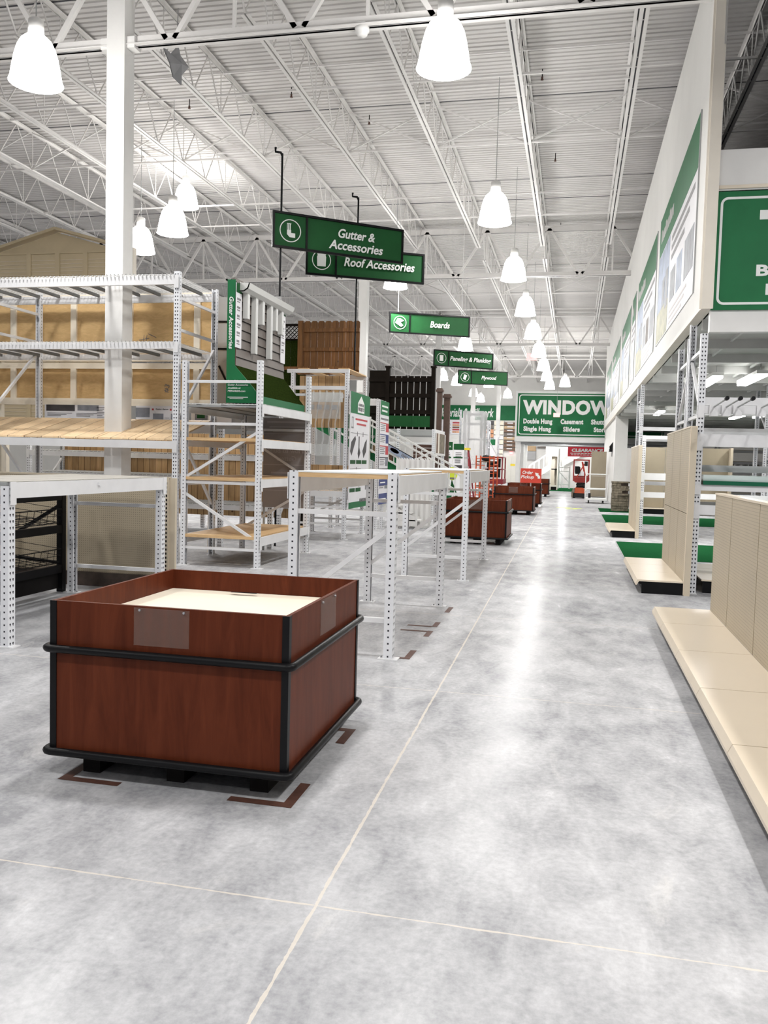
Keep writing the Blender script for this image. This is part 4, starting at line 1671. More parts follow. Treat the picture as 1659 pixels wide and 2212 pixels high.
for i, (x, y, lab) in enumerate(((-5.95, 17.0, 'above the gutter sign toward the left'), (-.9, 17.0, 'right of the second aisle lamp, nearest'), (-.75, 21.5, 'right of the second aisle lamp, farther'), (-.72, 27.6, 'over the lamp row, third of its line'), (-8.3, 17.2, 'upper left, between two joists'), (-4.7, 18.6, 'above the gutter sign, to its right'))):
    t = T('sprinkler_head', 'small dark sprinkler head under the roof deck, ' + lab, 'sprinkler', (x, y, 8.9), 0, 'sprinkler heads', True)
    t.part('drop_pipe', MB('black_matte').tube([(0, 0, .03), (0, 0, .205)], .010, 6))
    t.part('deflector', MB('tape_brown').lathe([(.001, 0), (.03, 0), (.03, .006), (.018, .03), (.022, .06), (.001, .06)], n=8))
# ------------------------------------------------------------------ beige gondolas on the right
GG = 'beige pegboard gondolas along the right of the aisle'


def gondola(label, ys, H, xp=1.352, xd=.83, zd=.17, cap_end=True, hseam=None):
    y0, y1 = ys[0], ys[-1]
    t = T('pegboard_gondola', label, 'gondola', (xd, y0, 0), 0, GG)
    for a, b in zip(ys, ys[1:]):
        m = MB('cream_deck')
        m.prism([(xd, zd), (xp - .002, zd), (xp - .002, zd - .02), (xd + .02, zd - .02)], 'y', a + .004, b - .004)
        m.prism([(xd, zd), (xd + .02, zd - .02), (xd - .006, zd - .070), (xd - .020, zd - .068), (xd - .022, zd - .045)], 'y', a + .003, b - .003, 'cream_edge')
        t.part('base_deck', m)
        for za, zb in (((zd, H),) if not hseam else ((zd, hseam - .004), (hseam + .004, H))):
            t.part('back_panel', MB('pegboard').box(xp, xp + .012, a + .009, b - .009, za, zb))
    for y in ys:
        m = MB('tan_upright')
        m.box(xp + .006, xp + .075, y - .02, y + .02, 0, H)
        if y0 < y < y1:
            m.box(xp + .004, xp + .006, y - .012, y + .012, zd, H - .004, 'seam')
            m.box(xd + .01, xp, y - .012, y + .012, zd - .026, zd - .021, 'seam')
        t.part('slotted_upright', m)
    m = MB('tan_upright')
    m.box(xp + .062, xp + .074, y0, y1, zd, H)
    t.part('rear_panel', m)
    for a, b in zip(ys, ys[1:]):
        m = MB('cream_edge')
        m.box(xp - .006, xp + .082, a + .004, b - .004, H, H + .018)
        t.part('top_cap', m)
    t.part('kick_plate', MB('black').box(xd + .085, xd + .10, y0 + .04, y1 - .02, 0, zd - .022))
    m = MB('black')
    m.prism([(xd + .055, 0), (xp, 0), (xp, zd - .021), (xd + .0, zd - .021), (xd + .002, zd - .045), (xd + .05, zd - .06)], 'y', y0 + .02, y0 + .03)
    t.part('end_plate', m)
    if cap_end:
        t.part('end_cap', MB('cream_deck').box(xp - .002, xp + .078, y0 - .012, y0, .012, H))
    return t


gondola('long low beige gondola with bare base deck running along the right edge of the picture', [1.1, 2.23, 3.36, 4.49, 5.61, 6.74, 7.88, 8.78], 1.30)
gondola('tall beige gondola beside the punched corner post under the fascia', [10.82, 11.70, 12.58, 13.46], 2.04, 1.345, .808, .17, True, 1.0)
gondola('second tall beige gondola, farther along between the green carpets', [19.15, 20.35, 21.55], 2.0, 1.335, .808)

t = T('pegboard_gondola', 'row of dim tan gondola panels facing the camera behind the right-hand racks', 'gondola', (1.95, 29.9, 0))
for i in range(3):
    a = 1.95 + i * 1.0
    t.part('back_panel', MB('tan_panel').box(a + .006, a + .994, 29.9, 29.92, .2, 2.22))
    t.part('base_deck', MB('cream_edge').box(a + .004, a + .996, 29.45, 29.9, .17, .19))
t.part('kick_plate', MB('black').box(1.97, 4.93, 29.52, 29.56, 0, .168))
t.part('end_cap', MB('tan_upright').box(4.95, 5.03, 29.6, 29.98, 0, 2.24))
t.part('end_cap', MB('tan_upright').box(1.92, 1.95, 29.6, 29.98, 0, 2.24))

CG = 'green carpet strips on the right'
for y0, y1, lab in ((14.85, 18.08, 'nearest and largest green carpet strip, right of the aisle'), (23.95, 27.95, 'second green carpet strip, beyond the second tall gondola'), (29.62, 32.1, 'farthest green carpet strip on the right, under the stone pedestal')):
    t = T('floor_carpet', lab, 'carpet', (.88, y0, 0), 0, CG)
    t.part('pile', MB('green_carpet').box(.89, 9, y0, y1, .001, .008))
    m = MB('galv')
    m.box(.876, .89, y0, y1, .001, .012)
    t.part('edge_strip', m)

# ------------------------------------------------------------------ right-hand racks under the soffit
t = T('pallet_rack', 'tall white rack with punched corner post and cross beams, right under the fascia', 'pallet rack', (1.478, 11.03, 0))
XA = 1.480
for xa in (XA, 4.3):
    frame(t, (xa, 11.07), (xa, 12.12), 3.46 if xa < 2 else 3.19, (3.0, 2.2, 1.3, .4), ((2.25, 2.95), (1.9, 1.4)), 3.19)
    frame(t, (xa, 12.30), (xa, 13.35), 3.30, (3.0, 2.2, 1.3, .4), ((2.95, 2.25), (1.4, 1.9)))
for z, h in ((2.32, .10), (1.97, .15), (1.352, .07), (1.105, .12)):
    beam(t, (XA, 11.07), (4.3, 11.07), z, h, (0, -1))
for z, h in ((2.05, .06), (1.60, .09), (1.105, .12)):
    beam(t, (XA, 12.12), (4.3, 12.12), z, h, (0, 1))
for z, h in ((2.15, .07), (1.40, .09), (.95, .1)):
    beam(t, (XA, 13.35), (4.3, 13.35), z, h, (0, 1))
for i in range(3):
    y = 11.16 + i * .62
    t.part('deck_board', MB('cream_deck').box(1.60, 4.25, y, y + .61, .15, .17))
t.part('kick_plate', MB('black').box(1.62, 4.25, 11.18, 11.20, 0, .15))
t.part('kick_plate', MB('black').box(1.62, 4.25, 12.95, 12.97, 0, .15))
t.part('beam', MB('steel_white').box(XA + .03, 4.28, 11.04, 11.10, 2.325, 2.42))
m = MB('glass_green')
m.box(XA + .06, 4.26, 11.00, 12.1, 1.405, 1.475)
t.part('glass_shelf', m)
t.part('glass_edge', MB('glass_edge').box(XA + .06, 4.26, 10.995, 12.1, 1.355, 1.404))
for x in (1.62, 1.76, 1.89, 2.16):
    m = MB('galv')
    m.tube([(x, 11.0, 2.30), (x, 10.1, 2.335)], .011, 8)
    h = t.part('arm_hook', m)
    t.part('tip', MB('black').tube([(x, 10.13, 2.334), (x, 10.07, 2.337)], .024, 10), h)
    t.part('bracket', MB('steel_white').box(x - .05, x + .05, 10.975, 11.0, 2.19, 2.33), h)

t = T('pallet_rack', 'white rack with punched post and cross beams between the two tall gondolas', 'pallet rack', (1.48, 19.6, 0))
frame(t, (1.478, 19.66), (1.478, 20.45), 2.24, (1.8, .4), ())
frame(t, (4.2, 19.66), (4.2, 20.45), 2.24, (1.8, .4), ())
frame(t, (1.478, 20.72), (1.478, 21.8), 3.46, (3.1, 2.4, .5), ((2.45, 3.05),))
frame(t, (4.2, 20.72), (4.2, 21.8), 3.46, (3.1, 2.4, .5), ((2.45, 3.05),))
for z, h in ((2.245, .075), (1.42, .15), (1.0, .12)):
    beam(t, (1.478, 19.66), (4.2, 19.66), z, h, (0, -1))
for z, h in ((2.48, .085), (2.80, .03)):
    beam(t, (1.478, 20.72), (4.2, 20.72), z, h, (0, -1))
for z, h in ((2.25, .07), (1.2, .09)):
    beam(t, (1.478, 21.8), (4.2, 21.8), z, h, (0, 1))

t = T('pallet_rack', 'far bright white racks crowded under the soffit at the right edge', 'pallet rack', (6, 40, 0))
for x in (6.2, 8.7, 11.2):
    frame(t, (x, 40), (x, 41), 2.6, (2.2, 1.2), ((.4, 1.1),))
for z in (2.4, 1.9, 1.45, 1.0, .5):
    t.part('beam', MB('steel_white').box(6.2, 11.2, 39.95, 40.0, z - .12, z))
    t.part('shelf_board', MB('cream_board').box(6.2, 11.2, 40.0, 41, z, z + .02))
for k in range(16):
    m = MB(('cream_trim', 'black_matte', 'white_paint', 'tan_panel', 'panel_grey')[RNG.randrange(5)])
    x = 6.5 + k * .28
    t.part('stored_panel', m.box(x, x + .05 + .1 * RNG.random(), 40.1, 40.9, 1.47, 1.82))
t = T('pallet_rack', 'dim white rack behind the first right-hand rack, with bare beams', 'pallet rack', (4.6, 18.6, 0))
for x in (4.7, 7.4):
    frame(t, (x, 18.6), (x, 19.7), 2.9, (2.4, 1.2), ((.4, 1.1),))
for z in (2.35, 1.75, 1.5, .9):
    t.part('beam', MB('steel_white').box(4.7, 7.4, 18.54, 18.6, z - .11, z))

# strip lights under the soffit
for i, (x, y, lab) in enumerate(((2.55, 18.0, 'nearest, left of the pair'), (3.25, 17.6, 'nearest, right of the pair'), (2.55, 28.4, 'farther, beside the second rack'), (5.15, 30.0, 'farther, left of two toward the right edge'), (5.75, 29.2, 'farther, right of two toward the right edge'))):
    t = T('strip_light', 'glowing strip light under the right-hand soffit, ' + lab, 'ceiling lamp', (x, y, 3.25), 0, 'soffit strip lights')
    t.part('housing', MB('white_paint').box(x - .10, x + .10, y - 1.0, y + 1.0, 3.295, 3.358))
    for dy in (-.8, .8):
        t.part('hanger', MB('galv').tube([(x, y + dy, 3.35), (x, y + dy, 3.502)], .006, 5))
    t.part('tube_lens', MB('strip_glow').box(x - .09, x + .09, y - .98, y + .98, 3.25, 3.295))
    o = lamp_light(0, 0, 0, 22, 'strip_light_lamp', t.o, .3)
    o.location = (0, 0, -.01)

# ------------------------------------------------------------------ big green sign that faces the camera on the right
t = T('department_board', 'large green board with rounded white border at the right edge, beginning T and Ba', 'sign', (1.55, 10.98, 3.46))
X0, X1, Z0, Z1 = 1.522, 7.5, 3.455, 4.845
t.part('board', MB('green_sign').box(X0, X1, 10.955, 10.985, Z0, Z1))
m = MB('white_vinyl')
ri, w = .085, .028
x0, x1, z0, z1 = X0 + .055, X1 - .06, Z0 + .06, Z1 - .065
m.box(x0 + ri, x1 - ri, 10.951, 10.955, z0, z0 + w)
m.box(x0 + ri, x1 - ri, 10.951, 10.955, z1 - w, z1)
m.box(x0, x0 + w, 10.951, 10.955, z0 + ri, z1 - ri)
m.box(x1 - w, x1, 10.951, 10.955, z0 + ri, z1 - ri)
for cx, cz, a0 in ((x0 + ri, z0 + ri, 180), (x1 - ri, z0 + ri, 270), (x1 - ri, z1 - ri, 0), (x0 + ri, z1 - ri, 90)):
    for k in range(6):
        a, b = math.radians(a0 + 15 * k), math.radians(a0 + 15 * k + 15)
        m.prism([(cx + math.cos(q) * r, cz + math.sin(q) * r) for q, r in ((a, ri), (b, ri), (b, ri - w), (a, ri - w))], 'y', 10.951, 10.955)
t.part('border', m)
t.part('lettering', text_mb('T', (2.02, 10.954, 4.16), (1, 0, 0), (0, 0, 1), .40, .455, 'white_vinyl', .05))
t.part('lettering', text_mb('Ba', (2.01, 10.954, 3.845), (1, 0, 0), (0, 0, 1), .26, .135, 'white_vinyl', .035))
t.part('lettering', text_mb('L', (2.125, 10.954, 3.625), (1, 0, 0), (0, 0, 1), .09, .13, 'white_vinyl', .035))

# ------------------------------------------------------------------ posters on the tall fascia
FG = 'department posters on the fascia'


def fascia_poster(label, y0, y1, seed, pic):
    r = random.Random(seed)
    t = T('wall_poster', label, 'poster', (1.44, y0, 3.88), 0, FG)
    X = 1.437
    W = y1 - y0

    def q(m, a, b, z0, z1, mt, d=.003):           # a,b = reading fractions from the far end
        m.box(X - d, X, y1 - W * b, y1 - W * a, z0, z1, mt)
    t.part('sheet', MB('poster_white').box(X, 1.449, y0, y1, 3.88, 6.23))
    m = MB('galv')
    m.box(X - .006, 1.449, y0 - .02, y0, 3.87, 6.24)
    t.part('edge_frame', m)
    t.part('edge_frame', MB('galv').box(X - .006, 1.449, y1, y1 + .02, 3.87, 6.24))
    m = MB('green_banner')
    q(m, 0, 1, 5.52, 6.23, 'green_sign')
    h = t.part('header', m)
    m = MB('white_vinyl')
    x = .05
    for k in range(9):
        wd = .022 + .02 * r.random()
        q(m, x, x + wd, 5.74, 5.74 + .18 + .06 * (k % 3 == 0), 'letter_grey', .005)
        x += wd + .012
    t.part('lettering', m, h)
    m = MB('poster_blue')
    if W > 3:
        q(m, .0, .36, 4.45, 5.50, 'poster_blue')
        q(m, .0, .36, 3.90, 4.45, 'poster_olive')
        t.part('landscape_picture', m)
        m = MB('poster_grey')
        for a, b, z0, z1 in ((.16, .24, 4.45, 4.95), (.26, .34, 4.35, 5.0)):
            q(m, a, b, z0, z1, 'poster_grey', .005)
        t.part('house_picture', m)
        for k in range(3):
            m = MB('poster_grey')
            a = .42 + k * .17 + .02 * (k == 2)
            q(m, a, a + .13 + .06 * (k == 2), 4.30 - .02 * k, 4.80 + .02 * k, pic[k % len(pic)])
            t.part('picture', m)
    m = MB('poster_text')
    for k in range(3):
        q(m, .42 if W > 3 else .1, .95 - .1 * k, 5.32 - k * .16, 5.40 - k * .16, 'poster_text')
    for k in range(3):
        q(m, .42 if W > 3 else .1, .85 - .05 * k, 4.12 - k * .09, 4.16 - k * .09, 'letter_grey')
    t.part('print', m)
    return t


fascia_poster('green-headed poster high on the tall fascia, nearest the camera', 12.05, 17.30, 1, ('poster_grey', 'poster_blue', 'poster_grey'))
fascia_poster('green-headed poster on the fascia, second from the camera', 18.0, 23.06, 2, ('poster_grey', 'siding_grey', 'poster_grey'))
fascia_poster('narrow green-headed poster on the fascia, third from the camera', 23.97, 25.25, 3, ('poster_grey',))
fascia_poster('green-headed poster on the fascia, fourth from the camera', 26.1, 30.7, 4, ('poster_white', 'poster_grey', 'poster_blue'))
fascia_poster('green-headed poster on the fascia, fifth from the camera', 32.05, 38.3, 5, ('poster_grey', 'poster_blue'))
fascia_poster('green-headed poster on the fascia, sixth from the camera', 39.7, 44.6, 6, ('poster_blue', 'poster_grey'))
# stone pedestal and the speaker on the pier
t = T('stone_pedestal', 'small stacked-stone pedestal standing on the green carpet beside the white pier', 'pedestal', (1.3, 30.2, 0))
r = random.Random(5)
m = MB('stone_dark')
m.box(1.33, 1.82, 30.24, 30.74, .009, .98)
t.part('core', m)
m = MB('stone')
for k in range(11):
    z = .02 + k * .087
    x = 1.29
    while x < 1.86:
        w = min(.12 + .16 * r.random(), 1.86 - x)
        if w > .03 and not (.5 < (x - 1.29) / .57 < .62):
            m.box(x, x + w - .008, 30.19 + .02 * r.random(), 30.26, z, z + .080)
        x += w
    for y in (30.27, 30.45, 30.62):
        m.box(1.28 + .02 * r.random(), 1.33, y, y + .165, z, z + .080)
t.part('stone_veneer', m)
t.part('cap_stone', MB('stone').box(1.27, 1.87, 30.17, 30.78, .98, 1.03))
t.part('ledge_stone', MB('stone').box(1.50, 1.83, 30.13, 30.25, .56, .62))
t = T('wall_box', 'small black wall box on the pale wall beyond the white pier', 'box', (1.45, 37, 2.2))
t.part('case', MB('black').prism([(1.38, 2.35), (1.52, 2.55), (1.52, 2.15), (1.38, 2.15)], 'y', 36.6, 37.4))
t.part('plate', MB('panel_grey').box(1.49, 1.52, 36.8, 37.2, 1.95, 2.15))
# ------------------------------------------------------------------ the end of the aisle: portal with the big green board
m = MB('white_vinyl')
m.box(-3.33, 5.2, 48.0, 48.15, 2.79, 5.58)
m.box(-3.33, 5.2, 48.15, 57, 2.79, 2.85, 'wire_white')
m.box(-3.33, -3.2, 48.15, 57, 2.85, 5.5, 'white_vinyl')
for i in range(9):
    m.box(-3.2, 5.0, 48.6 + i * .95, 48.66 + i * .95, 2.72, 2.79, 'panel_grey')
struct('wall_portal', m)
for y in (48.2, 51.6, 55.2):
    m = MB('white_paint')
    m.box(-3.22, -3.0, y, y + .2, 0, 2.79)
    struct('column', m)
m = MB('white_paint')
m.box(-2.0, 6, 60.5, 60.7, 0, 4.2, 'wall_white')
struct('wall_inner', m)

t = T('department_board', 'big green board with white border reading WINDOWS over the far end of the aisle', 'sign', (-3.2, 47.98, 3.1))
X0, X1, Z0, Z1 = -3.21, 4.6, 3.10, 5.45
t.part('board', MB('green_sign').box(X0, X1, 47.95, 47.995, Z0, Z1))
m = MB('white_vinyl')
ri, w = .16, .05
x0, x1, z0, z1 = X0 + .07, X1 - .07, Z0 + .07, Z1 - .07
m.box(x0 + ri, x1 - ri, 47.942, 47.95, z0, z0 + w)
m.box(x0 + ri, x1 - ri, 47.942, 47.95, z1 - w, z1)
m.box(x0, x0 + w, 47.942, 47.95, z0 + ri, z1 - ri)
m.box(x1 - w, x1, 47.942, 47.95, z0 + ri, z1 - ri)
for cx, cz, a0 in ((x0 + ri, z0 + ri, 180), (x1 - ri, z0 + ri, 270), (x1 - ri, z1 - ri, 0), (x0 + ri, z1 - ri, 90)):
    for k in range(5):
        a, b = math.radians(a0 + 18 * k), math.radians(a0 + 18 * k + 18)
        m.prism([(cx + math.cos(q) * r_, cz + math.sin(q) * r_) for q, r_ in ((a, ri), (b, ri), (b, ri - w), (a, ri - w))], 'y', 47.942, 47.95)
t.part('border', m)
for s_, x, z, w_, h in (('WINDOWS', -2.93, 4.29, 5.15, .80), ('Double Hung', -2.87, 3.70, 1.58, .36), ('Casement', -.85, 3.78, 1.22, .28), ('Shutters', .78, 3.78, 1.1, .28),
                        ('Single Hung', -2.85, 3.29, 1.50, .35), ('Sliders', -.70, 3.37, .90, .27), ('Storms', .94, 3.37, .9, .27)):
    t.part('lettering', text_mb(s_, (x, 47.94, z), (1, 0, 0), (0, 0, 1), w_, h, 'white_vinyl', .05, spacing=1.07))

t = T('clearance_sign', 'red hanging sign reading CLEARANCE under the portal at the end of the aisle', 'sign', (-.46, 56, 2.1))
t.part('board', MB('red_sign').box(-.46, 2.1, 55.97, 56.0, 2.10, 2.72))
for x in (-.2, 1.9):
    t.part('chain', MB('galv').tube([(x, 55.985, 2.70), (x, 55.985, 2.80)], .01, 5))
t.part('lettering', text_mb('CLEARANCE', (-.22, 55.965, 2.40), (1, 0, 0), (0, 0, 1), 1.95, .22, 'white_vinyl', .05, .1))
m = MB('white_vinyl')
for k, (a, b) in enumerate(((-.3, 1.8), (-.25, 1.9))):
    x = a
    while x < b:
        w = .12 + .1 * RNG.random()
        m.box(x, x + w, 55.963, 55.97, 2.29 - k * .10, 2.335 - k * .10)
        x += w + .04
t.part('small_print', m)

t = T('pickup_sign', 'red Order Pickup sign with white arrow standing among the mahogany bins', 'sign', (-1.5, 30.7, 0))
t.part('board', MB('orange_sign').box(-1.87, -1.135, 30.70, 30.72, .88, 1.39))
t.part('lettering', text_mb('Order', (-1.80, 30.696, 1.185), (1, 0, 0), (0, 0, 1), .37, .125, 'white_vinyl', .02, .2))
t.part('lettering', text_mb('Pickup', (-1.85, 30.696, 1.00), (1, 0, 0), (0, 0, 1), .46, .15, 'white_vinyl', .02, .2))
m = MB('white_vinyl')
m.prism([(-1.36, 1.25), (-1.22, 1.22), (-1.255, 1.20), (-1.18, 1.12), (-1.18, 1.04), (-1.26, 1.04), (-1.26, 1.09), (-1.30, 1.14), (-1.325, 1.12)], 'y', 30.693, 30.699)
t.part('arrow', m)
t.part('stand_pole', MB('galv').box(-1.52, -1.48, 30.72, 30.75, 0, 1.38))
t.part('stand_foot', MB('galv').box(-1.75, -1.25, 30.62, 30.85, 0, .02))
for i, (x, y, z, lab) in enumerate(((-2.45, 46.2, 7.05, 'glowing red exit sign hanging high over the aisle beside the lamp row'), (-1.05, 46.8, 4.10, 'glowing red exit sign hanging in front of the big WINDOWS board'))):
    t = T('exit_sign', lab, 'exit sign', (x, y, z), 0, 'red exit signs')
    t.part('housing', MB('exit_glow').box(x - .26, x + .26, y - .04, y + .04, z, z + .34) if i == 0 else MB('exit_glow').box(x - .17, x + .17, y - .03, y + .03, z, z + .22))
    t.part('lettering', text_mb('EXIT', (x - .15, y - .046, z + .06), (1, 0, 0), (0, 0, 1), .3, .16, 'white_vinyl', .03))
    t.part('cord', MB('galv').tube([(x, y, z + .2), (x, y, 9.115)], .006, 5))

# stairs, lockers and rails beyond the portal
t = T('staircase', 'white staircase with solid railing rising to the right beyond the portal', 'staircase', (-2.9, 58.5, 0))
for y in (58.2, 59.3):
    m = MB('white_vinyl')
    m.prism([(-3.0, .25), (-3.0, .62), (-1.35, 1.78), (-.95, 1.78), (-.95, 1.45), (-1.3, 1.40)], 'y', y, y + .05)
    t.part('stringer', m)
    m = MB('white_vinyl')
    m.bar((-3.0, y + .02, 1.42), (-1.35, y + .02, 2.58), .06, .06)
    m.bar((-1.35, y + .02, 2.58), (-.95, y + .02, 2.58), .06, .06)
    for k in range(7):
        x = -3.0 + k * .32
        m.box(x - .02, x + .02, y, y + .04, .6 + max(0, min(1.16, (x + 3) * .70)), 1.42 + max(0, min(1.16, (x + 3) * .70)))
    t.part('railing', m)
m = MB('wire_white')
for k in range(9):
    m.box(-3.0 + k * .2, -2.78 + k * .2, 58.25, 59.3, .30 + k * .14, .34 + k * .14)
t.part('tread', m)
m = MB('white_vinyl')
m.prism([(-.95, .0), (-.86, .0), (-.86, 1.45), (-.95, 1.45)], 'y', 58.2, 59.35)
t.part('support_post', m)
t = T('staircase', 'upper white stair flight behind the red CLEARANCE sign', 'staircase', (-.8, 59.5, 0))
for y in (59.0, 60.0):
    m = MB('white_vinyl')
    m.prism([(-.80, 1.45), (-.80, 1.80), (.75, 2.75), (1.2, 2.75), (1.2, 2.40), (.8, 2.40)], 'y', y, y + .05)
    t.part('stringer', m)
m = MB('white_vinyl')
m.bar((-.80, 59.02, 2.45), (.75, 59.02, 3.4), .05, .05)
t.part('railing', m)
for x in (-.78, 1.15):
    t.part('support_post', MB('white_vinyl').box(x - .06, x + .06, 59.05, 59.2, 0, 2.66))
t = T('end_rack', 'white upright frame with diagonal brace standing on the far green carpet', 'rack frame', (-.95, 56.5, 0))
for x, h in ((-1.0, 2.6), (-.30, 1.45)):
    t.part('post', MB('white_vinyl').box(x - .05, x + .05, 56.4, 56.5, .01, h))
for z in (1.38, 1.12, .28):
    t.part('brace', MB('white_vinyl').box(-.95, -.35, 56.42, 56.47, z - .03, z + .03))
t.part('brace', MB('white_vinyl').bar((-.95, 56.45, 1.08), (-.35, 56.45, .45), .05, .05))
t = T('locker', 'tall narrow cream locker standing left of the white upright frame', 'locker', (-1.3, 53, 0))
m = MB('cream_trim')
m.box(-1.44, -1.38, 53, 53.5, .01, 2.12)
m.box(-1.04, -.98, 53, 53.5, .01, 2.12)
m.box(-1.38, -1.04, 53.45, 53.5, .01, 2.12)
m.box(-1.38, -1.04, 53, 53.45, 2.04, 2.12)
m.box(-1.38, -1.04, 53, 53.45, .2, .3)
t.part('case', m)
t.part('shelf', MB('black_matte').box(-1.38, -1.04, 53.02, 53.45, 1.24, 1.30))
t.part('door', MB('cream_edge').box(-1.38, -1.18, 53.0, 53.02, .3, 1.24))
t.part('kick_plate', MB('black_matte').box(-1.40, -1.02, 53.03, 53.4, .01, .2))
t = T('floor_carpet', 'pale green carpet at the far end of the aisle, under the portal', 'carpet', (-3, 50.5, 0), 0, 'green carpet strips on the right')
t.part('pile', MB('green_carpet').box(-2.95, .4, 50.5, 58.6, .001, .008))
t.part('edge_strip', MB('galv').box(-2.95, .4, 50.47, 50.5, .001, .012))

# ------------------------------------------------------------------ orange lift, panel and cart on the right of the far aisle
t = T('personnel_lift', 'red and black personnel lift with orange base, far right end of the aisle', 'lift', (.3, 41.3, 0))
for x in (-.03, .66):
    for y in (41.1, 41.75):
        t.part('cage_post', MB('red_paint').box(x - .03, x + .03, y - .03, y + .03, .80, 1.83))
m = MB('red_paint')
for z in (1.80, 1.02, .84):
    for y in (41.1, 41.75):
        m.box(-.03, .66, y - .025, y + .025, z - .03, z + .03)
    for x in (-.03, .66):
        m.box(x - .025, x + .025, 41.1, 41.75, z - .03, z + .03)
t.part('cage_rail', m)
m = MB('red_paint')
m.prism([(-.05, .98), (-.05, .86), (.05, .74), (.6, .74), (.70, .86), (.70, .98)], 'y', 41.05, 41.8)
t.part('platform', m)
m = MB('orange_sign')
m.bar((.1, 41.08, .95), (.45, 41.08, 1.62), .05, .05)
m.bar((.52, 41.3, .95), (.35, 41.3, 1.72), .08, .08)
t.part('mast_strut', m)
t.part('control_box', MB('black').prism([(.02, 1.22), (.05, 1.14), (.22, 1.14), (.27, 1.22), (.27, 1.45), (.22, 1.50), (.02, 1.50)], 'y', 40.98, 41.06))
t.part('motor_box', MB('rubber').box(.45, .60, 41.0, 41.2, 1.52, 1.74))
t.part('notice_card', MB('poster_white').box(.22, .45, 41.03, 41.05, 1.06, 1.26))
m = MB('black_matte')
for k in range(4):
    m.box(.10 + .02 * (k % 2), .55 - .02 * (k % 2), 41.15, 41.75, .48 + k * .065, .53 + k * .065)
t.part('scissor_stack', m)
m = MB('orange_paint')
m.prism([(-.02, .10), (.50, .10), (.50, .42), (.42, .50), (.08, .50), (-.02, .40)], 'y', 41.05, 42.0)
t.part('base', m)
m = MB('stone')
m.prism([(-.10, .05), (.0, .05), (.06, .48), (-.04, .44), (-.10, .25)], 'y', 41.0, 41.9)
t.part('side_cover', m)
t.part('bumper', MB('rubber').box(-.02, .50, 41.0, 41.05, .04, .24))
for x in (.03, .45):
    for y in (41.25, 41.8):
        t.part('wheel', MB('rubber').tube([(x - .06, y, .09), (x + .06, y, .09)], .09, 14))
t = T('gondola_panel', 'plain tan gondola back panel standing behind the white rail cart', 'gondola', (1.1, 40, 0))
t.part('back_panel', MB('tan_panel').box(.74, 1.40, 40.0, 40.03, .14, 1.08))
t.part('back_panel', MB('tan_panel').box(.74, 1.40, 40.0, 40.03, 1.09, 2.2))
for x in (.76, 1.38):
    t.part('slotted_upright', MB('tan_upright').box(x - .02, x + .02, 40.03, 40.09, 0, 2.2))
t.part('base_leg', MB('black_matte').box(.74, 1.40, 39.8, 40.3, 0, .12))
t = T('rail_cart', 'white tube-railed platform cart in front of the tan panel at the far right', 'cart', (.9, 36.3, 0))
m = MB('white_vinyl')
m.tube([(.47, 36.0, .16), (.47, 36.0, 1.12), (.49, 36.0, 1.18), (.55, 36.0, 1.20), (1.30, 36.0, 1.20)], .022, 8)
t.part('handle_rail', m)
m = MB('white_vinyl')
m.tube([(.47, 36.0, .45), (.49, 36.0, .56), (.56, 36.0, .60), (1.30, 36.0, .60)], .04, 8)
t.part('middle_rail', m)
t.part('deck', MB('white_vinyl').box(.46, 1.34, 35.95, 37.0, .13, .21))
m = MB('white_vinyl')
m.tube([(1.32, 36.0, .16), (1.36, 36.0, .7), (1.38, 36.0, 1.20)], .022, 8)
t.part('rear_post', m)
for x in (.62, 1.2):
    for y in (36.1, 36.85):
        t.part('caster', MB('rubber').tube([(x - .02, y, .065), (x + .02, y, .065)], .065, 12))
t.part('wheel', MB('rubber').tube([(.60, 36.4, .21 + .10), (.70, 36.4, .21 + .10)], .10, 14))

# ------------------------------------------------------------------ left of the far aisle
t = T('step_ladder', 'dark red A-frame step ladder with yellow top behind the far table', 'ladder', (-3.3, 26, 0))
for x0, x1 in ((-3.62, -3.44), (-3.02, -3.19)):
    t.part('rail', MB('ladder_red').bar((x0, 25.7, 0), (x1, 26.0, 1.93), .05, .035))
    t.part('rail', MB('ladder_red').bar((x0 - (.0), 26.9, 0), (x1, 26.1, 1.93), .045, .03))
for k in range(6):
    z = .28 + k * .28
    f = z / 1.93
    t.part('step', MB('galv').box(-3.62 + .18 * f, -3.02 - .17 * f, 25.68 + .3 * f, 25.80 + .3 * f, z - .02, z + .02))
for z in (.5, 1.2):
    f = z / 1.93
    t.part('rear_brace', MB('ladder_red').bar((-3.6 + .18 * f, 26.9 - .8 * f, z), (-3.04 - .17 * f, 26.9 - .8 * f, z), .03, .03))
t.part('top_cap', MB('yellow').box(-3.50, -3.14, 25.92, 26.18, 1.92, 1.99))

t = T('rolling_scaffold', 'orange rolling scaffold standing behind the second bin', 'scaffold', (-2.9, 28.3, 0))
for y in (28.0, 29.4):
    for x in (-3.16, -3.02, -2.72, -2.58) if y < 29 else (-3.16, -2.58):
        t.part('post', MB('orange_paint').tube([(x, y, .1), (x, y, 1.78)], .022, 8))
    m = MB('orange_paint')
    for k in range(7):
        z = .25 + k * .24
        m.tube([(-3.16, y, z), (-3.02, y, z)], .014, 6)
        m.tube([(-2.72, y, z), (-2.58, y, z)], .014, 6)
    for z in (1.72, 1.28, .72, .2):
        m.tube([(-3.02, y, z), (-2.72, y, z)], .016, 6)
    t.part('rung_set', m)
for x in (-3.16, -2.58):
    for z in (.6, 1.5):
        t.part('side_rail', MB('orange_paint').tube([(x, 28.0, z), (x, 29.4, z)], .02, 6))
    for y in (28.0, 29.4):
        t.part('caster', MB('rubber').tube([(x - .02, y, .06), (x + .02, y, .06)], .06, 12))
